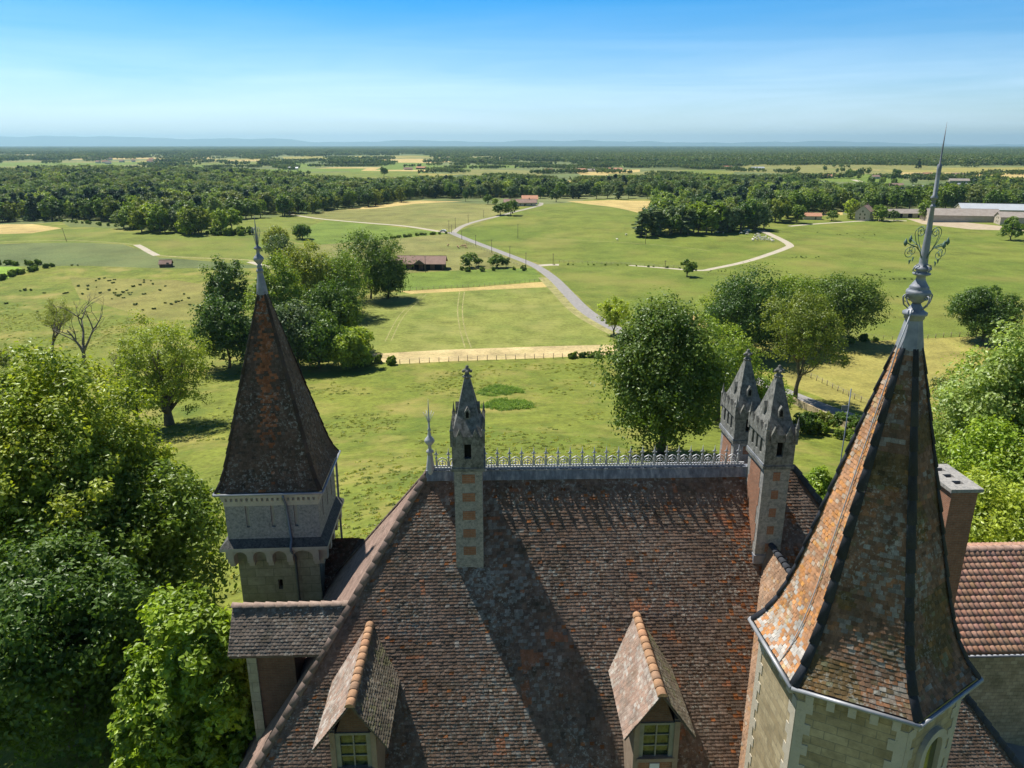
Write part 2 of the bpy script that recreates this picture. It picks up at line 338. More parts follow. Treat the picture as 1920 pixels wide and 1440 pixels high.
def ppm(p):   # photograph pixels per metre at a point
    return F / (p.y * math.cos(PITCH) + (CAMZ - p.z) * math.sin(PITCH))

polys = []     # (priority order) world polygons with material key
def densify(pts, step=12, closed=True):
    out = []; n = len(pts)
    for i in range(n if closed else n - 1):
        a, b = pts[i], pts[(i + 1) % n]; L = (b - a).length; s = max(step, .03 * a.length); k = max(1, int(L / s))
        out += [a.lerp(b, j / k) for j in range(k)]
    if not closed: out.append(pts[-1])
    return out
def field(key, px, wob=0):
    pts = densify([Vector((*at(*p)[:2],)) for p in px])
    polys.append((key, 'field', pts))
def smooth_line(pts, n=6):
    out = []
    P = [pts[0]] + pts + [pts[-1]]
    for i in range(1, len(P) - 2):
        for k in range(n):
            t = k / n; a, b, c, d = P[i - 1], P[i], P[i + 1], P[i + 2]
            out.append(.5 * ((2 * b) + (c - a) * t + (2 * a - 5 * b + 4 * c - d) * t * t + (3 * b - 3 * c + d - a) * t ** 3))
    out.append(pts[-1]); return out
def ribbon(key, kind, px, width, w2=None):
    c = smooth_line([Vector((*at(*p)[:2],)) for p in px]); n = len(c); L = []; Rr = []
    for i in range(n):
        t = (c[min(i + 1, n - 1)] - c[max(i - 1, 0)]).normalized(); nn = Vector((-t.y, t.x)); ww = (width + ((w2 or width) - width) * i / (n - 1)) / 2
        L.append(c[i] + nn * ww); Rr.append(c[i] - nn * ww)
    for i in range(n - 1):      # one convex piece per segment keeps the outline simple
        polys.append((key, kind, [L[i], L[i + 1], Rr[i + 1], Rr[i]]))
# broad zones first, later ones win
field('hill', [(930, 408), (962, 393), (1100, 374), (1300, 372), (1480, 400), (1700, 405), (2100, 398), (2150, 660), (1640, 645), (1330, 600), (1180, 640), (1020, 497), (850, 436)])
field('olive', [(545, 404), (640, 392), (780, 379), (940, 383), (962, 393), (930, 408), (845, 434), (700, 418)])
field('hill', [(430, 412), (545, 404), (590, 412), (600, 430), (470, 436), (400, 428)])
field('green', [(590, 420), (610, 414), (700, 421), (842, 437), (720, 449), (600, 459), (560, 440)])
field('olive', [(560, 462), (600, 459), (720, 449), (842, 438), (1000, 500), (900, 505), (752, 512), (560, 540)])
field('green', [(740, 514), (860, 507), (1000, 502), (1022, 527), (760, 545), (720, 545)])
field('hay', [(650, 393), (740, 379), (790, 376), (868, 378), (780, 382), (705, 391)])
field('hay', [(1062, 377), (1150, 375), (1285, 378), (1302, 386), (1290, 394), (1213, 404), (1140, 387)])
field('lime', [(700, 548), (770, 550), (1028, 537), (1152, 640), (1148, 648), (1000, 650), (830, 657), (700, 664), (660, 640)])
field('hay', [(750, 546), (900, 538), (1022, 528), (1032, 538), (900, 544), (770, 551)])
field('stub', [(690, 664), (830, 656), (1000, 650), (1148, 646), (1200, 650), (1190, 662), (1145, 665), (1000, 672), (850, 677), (740, 683), (705, 676)])
field('crop', [(-150, 462), (120, 454), (230, 458), (262, 468), (300, 483), (470, 491), (505, 500), (470, 503), (300, 503), (150, 498), (-150, 502)])
field('hill', [(-150, 441), (60, 438), (112, 430), (300, 432), (470, 440), (560, 462), (505, 500), (300, 482), (230, 456), (-150, 458)])
field('hay', [(-150, 418), (60, 420), (116, 428), (60, 437), (-150, 443)])
field('limey', [(-150, 499), (30, 500), (42, 503), (10, 526), (-150, 530)])
field('brown', [(130, 520), (330, 525), (420, 540), (400, 600), (300, 600), (150, 560)])
field('dry', [(1500, 655), (1600, 642), (1700, 636), (1840, 630), (2100, 634), (2150, 760), (1740, 800), (1625, 778), (1480, 722), (1330, 665), (1300, 640)])
field('hay', [(1225, 588), (1300, 587), (1322, 591), (1332, 611), (1290, 624), (1205, 612)])
field('scrub', [(1640, 880), (1760, 830), (1900, 800), (2150, 820), (2150, 1100), (1640, 1060)])
field('scrub', [(110, 413), (250, 416), (380, 430), (300, 434), (130, 425)])
field('scrub', [(400, 424), (450, 405), (560, 400), (430, 418)])
field('paving', [(1730, 1340), (2200, 1350), (2200, 1700), (1730, 1700)])
# far pastures
for k_, q in [('green', [(655, 318), (800, 318), (800, 332), (700, 338), (660, 330)]), ('olive', [(820, 318), (1010, 320), (1020, 330), (900, 334)]),
              ('green', [(-50, 303), (76, 302), (76, 312), (30, 318), (-50, 318)]), ('olive', [(380, 300), (430, 297), (510, 303), (480, 312), (390, 309)]),
              ('green', [(545, 304), (615, 310), (560, 316), (520, 312)]), ('green', [(1480, 317), (1600, 318), (1700, 326), (1690, 345), (1560, 340), (1480, 330)]),
              ('hay', [(1560, 316), (1940, 316), (1990, 330), (1900, 338), (1730, 331), (1600, 319)]), ('hill', [(1270, 318), (1380, 320), (1370, 336), (1280, 340)]),
              ('hay', [(1070, 320), (1200, 318), (1200, 330), (1090, 328)]), ('hay', [(980, 343), (1060, 338), (1130, 344), (1130, 348), (990, 347)]), ('hay', [(1540, 397), (1580, 395), (1580, 403), (1545, 405)]),
              ('hay', [(700, 300), (780, 297), (850, 303), (780, 308)]), ('green', [(700, 304), (830, 306), (800, 313), (700, 311)]), ('olive', [(130, 304), (260, 303), (270, 309), (140, 311)]),
              ('green', [(300, 308), (380, 308), (390, 315), (310, 315)]), ('hay', [(1270, 383), (1300, 374), (1320, 378), (1300, 392)]), ('green', [(1120, 296), (1230, 296), (1230, 300), (1130, 301)]),
              ('olive', [(860, 292), (1000, 294), (980, 299), (870, 298)]), ('hay', [(1400, 287), (1480, 286), (1480, 289), (1410, 289)]), ('olive', [(1290, 318), (1250, 330), (1140, 335), (1140, 326)]),
              ('yard', [(1700, 410), (1780, 414), (1880, 424), (1960, 428), (1960, 434), (1820, 430), (1730, 420)])]: field(k_, q)
ribbon('verge', 'field', [(1025, 520), (1055, 550), (1085, 580), (1120, 603), (1180, 632), (1290, 670), (1392, 705), (1472, 740), (1545, 769), (1615, 795), (1715, 850)], 7.6)
for dx_ in (0, 9):
    ribbon('verge', 'field', [(862 + dx_, 546), (858 + dx_, 580), (862 + dx_, 615), (872 + dx_ * 1.3, 652)], .35)
    ribbon('verge', 'field', [(790 + dx_, 552), (750 + dx_, 590), (722 + dx_ * 1.2, 640)], .3)
    ribbon('verge', 'field', [(1010 + dx_ * .5, 447), (1120 + dx_ * .4, 452), (1240 + dx_ * .4, 460), (1330 + dx_ * .3, 470)], .3)
# scattered far pastures between the distant woods
rgf = random.Random(12)
for i_ in range(46):
    d_ = math.exp(rgf.uniform(math.log(1300), math.log(6500))); a_ = rgf.uniform(-.62, .62); c_ = Vector((math.sin(a_) * d_, math.cos(a_) * d_)); L_ = rgf.uniform(90, 190) * (d_ / 1300) ** .75; W_ = L_ * rgf.uniform(.5, 1.1); r_ = rgf.uniform(-.5, .5)
    q_ = [c_ + Vector((math.cos(r_) * u_ - math.sin(r_) * v_, math.sin(r_) * u_ + math.cos(r_) * v_)) for u_, v_ in ((-L_, -W_), (L_ * .9, -W_ * .8), (L_, W_), (-L_ * .8, W_ * .9))]
    polys.append((rgf.choice(['hay', 'green', 'olive', 'hill', 'green', 'olive', 'dry']), 'field', q_))
ribbon('gravel', 'path', [(846, 437), (825, 434), (760, 424), (700, 419), (640, 414), (590, 409), (545, 402)], 4)
ribbon('gravel', 'path', [(1180, 497.5), (1240, 502), (1310, 507), (1340, 503), (1400, 490), (1450, 474), (1476, 464), (1481, 460), (1470, 452), (1445, 440), (1425, 431)], 2.5, 5)
ribbon('gravel', 'path', [(256, 459), (268, 465), (280, 472), (294, 479)], 3.4)
ribbon('verge', 'path', [(294, 479), (360, 483), (460, 487), (470, 491)], 2.0)
ribbon('verge', 'path', [(256, 459), (200, 454), (100, 451), (-100, 456)], 1.2)
ribbon('gravel', 'path', [(468, 491), (490, 497), (512, 505)], 3.6)
ribbon('gravel', 'path', [(1480, 424), (1540, 419), (1640, 413), (1700, 414)], 3.5)
ribbon('gravel', 'path', [(1600, 337), (1622, 344), (1648, 355)], 9)
ribbon('lane', 'road', [(1015, 380), (1012, 385), (990, 391), (965, 397), (935, 405), (905, 412), (880, 419), (862, 427), (848, 438)], 4.0)
ribbon('gravel', 'path', [(1010, 498), (1030, 496.5), (1048, 496.5)], 5)
ribbon('road', 'road', [(844, 435), (862, 443), (900, 458), (950, 477), (1000, 497), (1035, 520), (1065, 550), (1095, 580), (1130, 603), (1190, 632), (1300, 670), (1400, 705), (1480, 738), (1550, 765), (1620, 790), (1720, 845)], 4.7)
def build_ground():
    vs = []; faces = []; edges = []
    for key, kind, pts in polys:
        if sum(a.x * b.y - b.x * a.y for a, b in zip(pts, pts[1:] + pts[:1])) < 0: pts = pts[::-1]
        b = len(vs); vs += [(p.x, p.y) for p in pts]; faces.append(list(range(b, b + len(pts))))
    nfp = len(vs)
    rr = [6.0]
    while rr[-1] < 45000: rr.append(rr[-1] * 1.035 + .3)
    rng = np.random.default_rng(1)
    for i, r in enumerate(rr):
        n = 200 if r < 3000 else 110
        for k in range(n):
            a = 2 * PI * (k + .5 * (i % 2)) / n; vs.append((r * math.cos(a), r * math.sin(a)))
    vs.append((0, 0))
    res = delaunay_2d_cdt([Vector(v) for v in vs], edges, faces, 0, 1e-3, True)
    V, E_, Fc, ov, oe, of = res
    xy = np.array([(v.x, v.y) for v in V]); Z = T(xy[:, 0], xy[:, 1])
    buckets = {}
    for f, o in zip(Fc, of):
        if o: key, kind = polys[max(o)][:2]
        else:
            c = xy[list(f)].mean(0); r = np.hypot(*c); key, kind = ('farwood', 'ground') if r > 8500 else ('far', 'ground') if r > 1150 or (r > 640) else ('meadow', 'ground')
        buckets.setdefault((kind if kind != 'field' else 'ground', ), {}).setdefault(key, []).append(f)
    for (kind,), d in buckets.items():
        used = {}; vv = []; ff = []; mi = []; mats = []
        for key, fl in d.items():
            mats.append(M[key])
            for f in fl:
                t = []
                for i in f:
                    if i not in used: used[i] = len(vv); vv.append((xy[i, 0], xy[i, 1], Z[i]))
                    t.append(used[i])
                a, b, c = (Vector(vv[i][:2]) for i in t[:3])
                if (b - a).cross(c - a) < 0: t = t[::-1]
                ff.append(t); mi.append(len(mats) - 1)
        me = bpy.data.meshes.new(kind); me.from_pydata(vv, [], ff); me.update()
        for m in mats: me.materials.append(m)
        me.polygons.foreach_set('material_index', mi); me.polygons.foreach_set('use_smooth', [True] * len(ff))
        o = link(kind, me); o['kind'] = 'structure'
build_ground()

# hills on the horizon, 30 km away
def build_hills():
    n = 260; D0 = 33000; rows = 6; V = []; rng = random.Random(4)
    xs = np.linspace(-420, 2340, n); knots = [(-420, 18), (0, 18), (40, 17), (100, 18), (190, 19), (240, 16.5), (310, 17), (360, 13), (410, 14.5), (470, 13), (540, 14), (600, 9), (680, 7), (750, 9.5), (830, 11), (880, 8), (930, 7.5), (1000, 10), (1100, 10.5), (1170, 8), (1300, 6.5), (1440, 7), (1500, 9.5), (1560, 9), (1640, 5), (1780, 2.5), (1920, 3.5), (2340, 3)]
    hp = np.interp(xs, [k[0] for k in knots], [k[1] for k in knots])
    hp = hp + 1.1 * np.sin(xs / 23) * np.sin(xs / 61 + 1) + .5 * np.sin(xs / 9.0)
    prof = [0, .45, .8, 1.0, .6, 0]
    for j in range(rows):
        for i in range(n):
            D = D0 + j * 1300; x = (xs[i] - 960) / F * D0 * (1 + j * .043)
            V.append((x, D, -3 + max(.4, hp[i]) / F * D0 * prof[j] * (1 + .03 * math.sin(xs[i] / 17 + j * 2))))
    fs = [(j * n + i, j * n + i + 1, (j + 1) * n + i + 1, (j + 1) * n + i) for j in range(rows - 1) for i in range(n - 1)]
    me = mesh_np('hills', V, fs, smooth=True, mat=simple('hill_woods', (.05, .08, .04), (.12, .15, .08), .0008, .95, 0, 0))
    link('hills', me)['kind'] = 'structure'
build_hills()

# ------------------------------------------------------------------ the chateau
ROOT0 = Vector((4.8, 26.0, -28.0))
cy_, sy_ = math.cos(YAW), math.sin(YAW)
def cw(a, b, c): return Vector((a * cy_ - b * sy_, a * sy_ + b * cy_, c + CAMZ))
CH = empty('chateau', cw(*ROOT0), YAW)
tag(CH, 'stone chateau with steep brown tiled hipped roof, two tiled spires and iron ridge cresting', 'chateau')
def K(): return MB(ROOT0)

class Tiles:
    """lays individual tiles on rows of (left, right) points, eave first; one mesh"""
    def __init__(s, seed=0): s.V = []; s.Fq = []; s.C = []; s.n = 0; s.rng = np.random.default_rng(seed)
    def lay(s, Ls, Rs, color, tw=.165, th=.016, lip=.005, nrm=None, jit=.005, over=1.25, rnd=.5):
        """Ls,Rs: (k,3) row lines along the slope"""
        rng = s.rng
        Ls = np.asarray(Ls, float); Rs = np.asarray(Rs, float)
        for i in range(len(Ls) - 1):
            L0, R0, L1, R1 = Ls[i], Rs[i], Ls[i + 1], Rs[i + 1]
            wid = np.linalg.norm(R0 - L0)
            if wid < .05: continue
            m0 = (L0 + R0) / 2; m1 = (L1 + R1) / 2; up = m1 - m0; e = np.linalg.norm(up)
            ax = (R0 - L0) / wid; up_ = up / (e + 1e-9)
            nn = np.cross(ax, up_); nn /= np.linalg.norm(nn)
            cnt = max(1, int(round(wid / tw))); ph = (i % 2) * .5
            ed = (np.arange(cnt + 2) - ph) * tw; ed = ed[(ed > -tw)]
            a = np.clip(ed[:-1], 0, wid); b = np.clip(ed[1:], 0, wid); ok = (b - a) > .02; a = a[ok]; b = b[ok]
            k = len(a)
            if k == 0: continue
            g = .003
            a = a + g; b = b - g; mid = (a + b) / 2
            j = rng.normal(0, jit, k); dz = rng.normal(0, jit * .9, k); tl = rng.normal(0, jit * .6, k)
            def P(u, t, h):   # along the row, up the slope (1 = next row), height
                f = (u / wid)[:, None]
                lo = L0 + (R0 - L0) * f; hi = L1 + (R1 - L1) * f
                sag = vnoise((lo + hi) / 2, .9, 21) * .03 + vnoise((lo + hi) / 2, 3.5, 22) * .012
                lo = lo + nn * sag[:, None]; hi = hi + nn * sag[:, None]
                return lo + (hi - lo) * (np.asarray(t)[:, None] if hasattr(t, '__len__') else t) + nn * (np.asarray(h)[:, None] if hasattr(h, '__len__') else h)
            jb = j / max(e, .02)
            hb = th + np.abs(dz)
            rows = [P(a, jb, hb + tl), P(mid, jb - .03, hb + lip), P(b, jb, hb - tl), P(b, over, 0 * hb), P(mid, over, 0 * hb + lip), P(a, over, 0 * hb),
                    P(a, jb, hb * 0 - .004), P(mid, jb - .03, hb * 0 - .004), P(b, jb, hb * 0 - .004)]
            v = np.stack(rows, 1).reshape(-1, 3)
            base = s.n + np.arange(k)[:, None] * 9
            q = np.concatenate([base + np.array(x) for x in ([0, 1, 4, 5], [1, 2, 3, 4], [6, 7, 1, 0], [7, 8, 2, 1], [6, 0, 5, 6], [8, 3, 2, 8])[:4]], 0)
            sd1 = base + np.array([6, 0, 5, 5]); sd2 = base + np.array([2, 8, 3, 3])
            s.V.append(v); s.Fq.append(q); s.n += k * 9
            s.tri = getattr(s, 'tri', []); s.tri.append(sd1[:, :3]); s.tri.append(sd2[:, :3])
            c = color(P(mid, .5, 0), rng, k)
            s.C.append(np.repeat(c, 9, axis=0))
    def build(s, name, mat, parent, label=None):
        V = np.concatenate(s.V) - np.array(ROOT0 if parent_is_ch(parent) else (0, 0, 0)); Q = np.concatenate(s.Fq); Tt = np.concatenate(s.tri)
        me = bpy.data.meshes.new(name)
        me.vertices.add(len(V)); me.vertices.foreach_set('co', V.astype(np.float32).ravel())
        idx = np.concatenate([Q.ravel(), Tt.ravel()]).astype(np.int32); me.loops.add(len(idx)); me.loops.foreach_set('vertex_index', idx)
        st = np.concatenate([np.arange(len(Q)) * 4, len(Q) * 4 + np.arange(len(Tt)) * 3]).astype(np.int32)
        me.polygons.add(len(st)); me.polygons.foreach_set('loop_start', st)
        me.polygons.foreach_set('use_smooth', np.zeros(len(st), dtype=bool)); me.update(calc_edges=True)
        a = me.color_attributes.new('col', 'FLOAT_COLOR', 'POINT'); c = np.ones((len(V), 4), dtype=np.float32); c[:, :3] = np.concatenate(s.C); a.data.foreach_set('color', c.ravel())
        me.materials.append(mat); o = link(name, me, parent)
        if label: o['label'] = label
        return o
def parent_is_ch(p):
    while p is not None:
        if p == CH: return True
        p = p.parent
    return False
def vnoise(P, s, seed=0):
    """cheap smooth value noise, 0..1"""
    P = np.asarray(P) * s + seed * 17.3; i = np.floor(P).astype(int); f = P - i; f = f * f * (3 - 2 * f)
    def h(a, b, c):
        n = (a * 374761393 + b * 668265263 + c * 1274126177 + seed * 97) & 0x7fffffff; n = ((n ^ (n >> 13)) * 1103515245) & 0x7fffffff; return ((n ^ (n >> 16)) & 0xffff) / 65535.0
    r = 0
    for dx in (0, 1):
        for dy in (0, 1):
            for dz in (0, 1):
                wgt = (f[:, 0] if dx else 1 - f[:, 0]) * (f[:, 1] if dy else 1 - f[:, 1]) * (f[:, 2] if dz else 1 - f[:, 2])
                r = r + wgt * h(i[:, 0] + dx, i[:, 1] + dy, i[:, 2] + dz)
    return r
def palette(cols, wts, var=.18, drift=.6):
    """tile colours: mostly drifting batches, some odd single tiles"""
    cols = np.array(cols); wts = np.array(wts) / sum(wts); cum = np.cumsum(wts)
    def f(P, rng, k):
        r = rng.random(k); dr = rng.random(k) < drift
        n = np.clip((vnoise(P, 1.7, 11) * .6 + vnoise(P, .6, 12) * .4 - .2) / .6, 0, .999); idx = np.searchsorted(cum, np.where(dr, n, r)); idx = np.clip(idx, 0, len(cols) - 1)
        c = cols[idx] * .6 + (cols * wts[:, None]).sum(0) * .4; c = c * (1 + rng.normal(0, var * .7, k))[:, None]; return np.clip(c, .01, 1)
    return f
BR, MAUVE, ORG, LICH, DRK, OCH = (.155, .105, .076), (.15, .114, .094), (.42, .15, .05), (.42, .41, .37), (.055, .042, .036), (.34, .24, .12)
main_p = palette([(.085, .066, .053), BR, MAUVE, (.185, .145, .12), (.20, .125, .085)], [2.5, 4, 4, 3, 1], .14)
def main_col(P, rng, k):
    c = main_p(P, rng, k) * np.array((1.14, 1.06, 1.0))
    n = vnoise(P, .9, 3); o = vnoise(P, 2.2, 5)
    # lichen below the chimney, orange replacement tiles toward the right edge
    d = np.exp(-((P[:, 0] + .1 + .28 * (P[:, 2] + 15)) / 1.6) ** 2) * (P[:, 2] < -12.6) * np.clip(1.25 - (-14 - P[:, 2]) / 7, .15, 1)
    m = rng.random(k) < d * .42 * (n > .3); c[m] = c[m] * .4 + np.array(LICH) * .6 * rng.uniform(.35, .9, m.sum())[:, None]
    e_ = np.clip((P[:, 0] - 8.2) / 1.5, 0, 1) * .4 + .035
    m = (rng.random(k) < e_) & (o > .42) & (P[:, 0] < 11.5); c[m] = np.array(ORG) * rng.uniform(.35, .95, m.sum())[:, None]
    m = (o > .86); c[m] = (.3, .13, .07)
    return c
def rows_between(Lb, Lt, Rb, Rt, e=.115):
    """planar patch: bottom-left, top-left, bottom-right, top-right"""
    Lb, Lt, Rb, Rt = map(np.array, (Lb, Lt, Rb, Rt)); h = max(np.linalg.norm(Lt - Lb) * .5 + np.linalg.norm(Rt - Rb) * .5, .1)
    ax = (Rb - Lb); 
    if np.linalg.norm(ax) < 1e-6: ax = Rt - Lt
    ax = ax / np.linalg.norm(ax); d = (Lt - Lb) - ax * np.dot(Lt - Lb, ax); n = max(2, int(np.linalg.norm(d) / e)); t = np.linspace(0, 1, n + 1)[:, None]
    return Lb + (Lt - Lb) * t, Rb + (Rt - Rb) * t
def ridge_tiles(m, P0, P1, r=.13, seg=.36, lift=.02, flat=.8, n=7, up=None, taper=.018):
    """half-round tiles overlapping from P0 (low) to P1"""
    P0, P1 = Vector(P0), Vector(P1); d = P1 - P0; L = d.length; d.normalize(); k = max(1, int(L / seg)); sg = L / k
    side = d.cross(Vector((0, 0, 1))).normalized(); upv = side.cross(d).normalized() if up is None else up
    for i in range(k):
        a = P0 + d * (i * sg); b = P0 + d * ((i + 1) * sg + .05)
        b0 = len(m.v)
        for (c, rr, lf) in ((a, r + taper, lift + min(.02, taper)), (b, r - taper, lift)):
            for j in range(n):
                an = PI * j / (n - 1); m.v.append(c + side * (-math.cos(an) * rr) + upv * (math.sin(an) * rr * flat + lf - r * .35))
        for j in range(n - 1): m.f.append((b0 + j, b0 + j + 1, b0 + n + j + 1, b0 + n + j)); m.sm.append(True)
        m.f.append(tuple(b0 + j for j in range(n))[::-1]); m.sm.append(False)
def colored(mb, name, mat_, parent, cfun, label=None):
    """MB with per-point colours driven by connected tile pieces"""
    o = mb.build(name, mat_, parent, label); me = o.data; n = len(me.vertices); rng = np.random.default_rng(len(name) + n)
    k = 14; g = (n + k - 1) // k; c = np.repeat(cfun(np.zeros((g, 3)), rng, g), k, axis=0)[:n]
    a = me.color_attributes.new('col', 'FLOAT_COLOR', 'POINT'); cc = np.ones((n, 4), dtype=np.float32); cc[:, :3] = c; a.data.foreach_set('color', cc.ravel()); return o
# main hipped roof
TP = math.tan(R(58.5)); RY, RZ, RX0, RX1, EZ = 26.1, -11.85, -2.4, 11.7, -23.3
HL, HR = .674, .76
DZ = RZ - EZ; EY0 = RY - DZ / TP; EY1 = RY + DZ / TP; EX0 = RX0 - DZ * HL; EX1 = RX1 + DZ * HR
m = K()
e_ = .03
A, B, C_, D_ = (EX0, EY0, EZ), (EX1, EY0, EZ), (EX1, EY1, EZ), (EX0, EY1, EZ); r0, r1 = (RX0, RY, RZ), (RX1, RY, RZ)
m.add([A, B, C_, D_, r0, r1], [(0, 1, 5, 4), (1, 2, 5), (2, 3, 4, 5), (3, 0, 4), (3, 2, 1, 0)])
ROOF = m.build('main_roof', M['woodd'], CH)
t_ = Tiles(1); t_.lay(*rows_between(A, r0, B, r1), main_col); fs_ = t_.build('roof_tiles', M['tile_l'], ROOF, 'dark brown lichened tile rows of the main roof slope')
t_ = Tiles(2)
lefthip_col = palette([(.26, .18, .145), (.29, .20, .165), (.23, .155, .125)], [3, 3, 2], .07)  # sun-facing hip painted lighter: sunlight put into the tile colour
Lr, Rr = rows_between(D_, r0, A, r0); t_.lay(Lr, Rr, lefthip_col, jit=.002, th=.011)
t_.build('roof_tiles', M['tile'], ROOF, 'smooth sunlit tan tiles of the left hip of the main roof')
t_ = Tiles(3)
Lr, Rr = rows_between(B, r1, C_, r1); t_.lay(Lr, Rr, palette([BR, MAUVE, (.24, .15, .11)], [3, 3, 2]))
Lr, Rr = rows_between(C_, r1, D_, r0, .14); t_.lay(Lr, Rr, main_p, tw=.2)
t_.build('roof_tiles', M['tile'], ROOF, 'brown tiles of the right hip and rear slope')
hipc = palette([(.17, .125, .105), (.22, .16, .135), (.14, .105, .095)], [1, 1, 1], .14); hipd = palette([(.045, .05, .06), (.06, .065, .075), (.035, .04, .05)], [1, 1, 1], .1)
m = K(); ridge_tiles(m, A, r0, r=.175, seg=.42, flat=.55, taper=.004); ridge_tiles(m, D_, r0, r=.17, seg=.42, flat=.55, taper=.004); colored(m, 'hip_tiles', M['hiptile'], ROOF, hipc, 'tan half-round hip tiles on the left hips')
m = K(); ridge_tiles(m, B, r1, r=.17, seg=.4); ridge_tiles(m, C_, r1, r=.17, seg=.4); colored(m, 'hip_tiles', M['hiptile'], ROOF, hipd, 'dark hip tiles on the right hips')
# ridge flashing, cresting, finial
m = K(); s_ = .30; hx = RX1 - .6
for y0 in (-1, 1):
    m.hexa([(RX0 - .05, RY + y0 * (s_ / TP + .05), RZ - s_), (hx, RY + y0 * (s_ / TP + .05), RZ - s_), (hx, RY + y0 * .1, RZ + .04), (RX0 - .05, RY + y0 * .1, RZ + .04)],
           [(RX0 - .05, RY + y0 * (s_ / TP + .08), RZ - s_ + .02), (hx, RY + y0 * (s_ / TP + .08), RZ - s_ + .02), (hx, RY + y0 * .13, RZ + .06), (RX0 - .05, RY + y0 * .13, RZ + .06)])
m.box(RX0 - .05, hx, RY - .14, RY + .14, RZ + .03, RZ + .085)
m.build('ridge_flashing', M['streak'], ROOF)
m = K(); x = RX0 + .35; zb = RZ + .09; st_ = .462
x1c = 9.75
m.box(RX0 + .1, x1c, RY - .05, RY + .05, zb, zb + .05); m.box(RX0 + .1, x1c, RY - .035, RY + .035, zb + .1, zb + .14)
for q in range(int((x1c - RX0 - .1) / .12)): m.box(RX0 + .14 + q * .12, RX0 + .18 + q * .12, RY - .02, RY + .02, zb + .04, zb + .11)
k_ = 0
while x < x1c:
    m.box(x - .028, x + .028, RY - .028, RY + .028, zb + .1, zb + .46)
    m.lathe([(.05, zb + .44), (.058, zb + .47), (.03, zb + .5), (.018, zb + .56), (.055, zb + .60), (.05, zb + .64), (.02, zb + .70), (.004, zb + .86)], (x, RY), 6)
    m.box(x - .085, x + .085, RY - .012, RY + .012, zb + .585, zb + .615)
    if x + st_ < x1c + .1:
        for sg in (-1, 1):
            c0 = x + st_ / 2 - sg * (-1) * 0
            m.tube([(x + st_ / 2 + sg * (st_ / 2 - .04), RY, zb + .14), (x + st_ / 2 + sg * (st_ / 2 - .035), RY, zb + .26), (x + st_ / 2 + sg * .13, RY, zb + .40), (x + st_ / 2, RY, zb + .47)], .021, 5, sm=False)
            m.tube([(x + st_ / 2 + sg * .09, RY, zb + .14), (x + st_ / 2 + sg * .13, RY, zb + .22), (x + st_ / 2 + sg * .09, RY, zb + .31), (x + st_ / 2, RY, zb + .33)], .017, 5, sm=False)
        m.tube([(x + st_ / 2, RY, zb + .14), (x + st_ / 2, RY, zb + .4)], .018, 5); m.box(x + st_ / 2 - .06, x + st_ / 2 + .06, RY - .012, RY + .012, zb + .22, zb + .25)
    x += st_; k_ += 1
m.build('ridge_cresting', M['whitem'], ROOF, 'pale pierced cresting of pointed arches and spikes along the ridge')
m = K(); fx = RX0 + .12
m.lathe([(.19, -12.0), (.17, -11.75), (.1, -11.2), (.085, -11.1), (.14, -11.06), (.14, -11.0), (.07, -10.94), (.06, -10.8), (.17, -10.66), (.2, -10.6), (.16, -10.5), (.07, -10.4), (.05, -10.2), (.075, -10.15), (.04, -10.1), (.03, -9.6), (.018, -9.3), (.004, -8.95)], (fx, RY), 12)
for a in range(6):
    an = a * PI / 3; m.tube([(fx, RY, -9.95), (fx + .08 * math.cos(an), RY + .08 * math.sin(an), -9.7), (fx + .2 * math.cos(an), RY + .2 * math.sin(an), -9.45)], .009, 4)
m.build('ridge_finial', M['whitem'], ROOF, 'slender pale finial at the left end of the ridge')
# eave gutters and outer walls of the main block
m = K(); g_ = .02
for P0, P1 in ((A, B), (B, C_), (C_, D_), (D_, A)):
    a = Vector(P0); b = Vector(P1); ctr = Vector(((EX0 + EX1) / 2, RY, EZ)); o_ = lambda p: p + Vector((.14 * (1 if p.x > ctr.x else -1), .14 * (1 if p.y > ctr.y else -1), -.05))
    m.tube([o_(a), o_(b)], .085, 8)
m.build('gutter', M['gutter'], ROOF)
m = K(); m.box(EX0 + .55, EX1 - .55, EY0 + .5, EY1 - .5, -28.3, EZ - .02); m.build('wall', M['ashlar2'], CH)

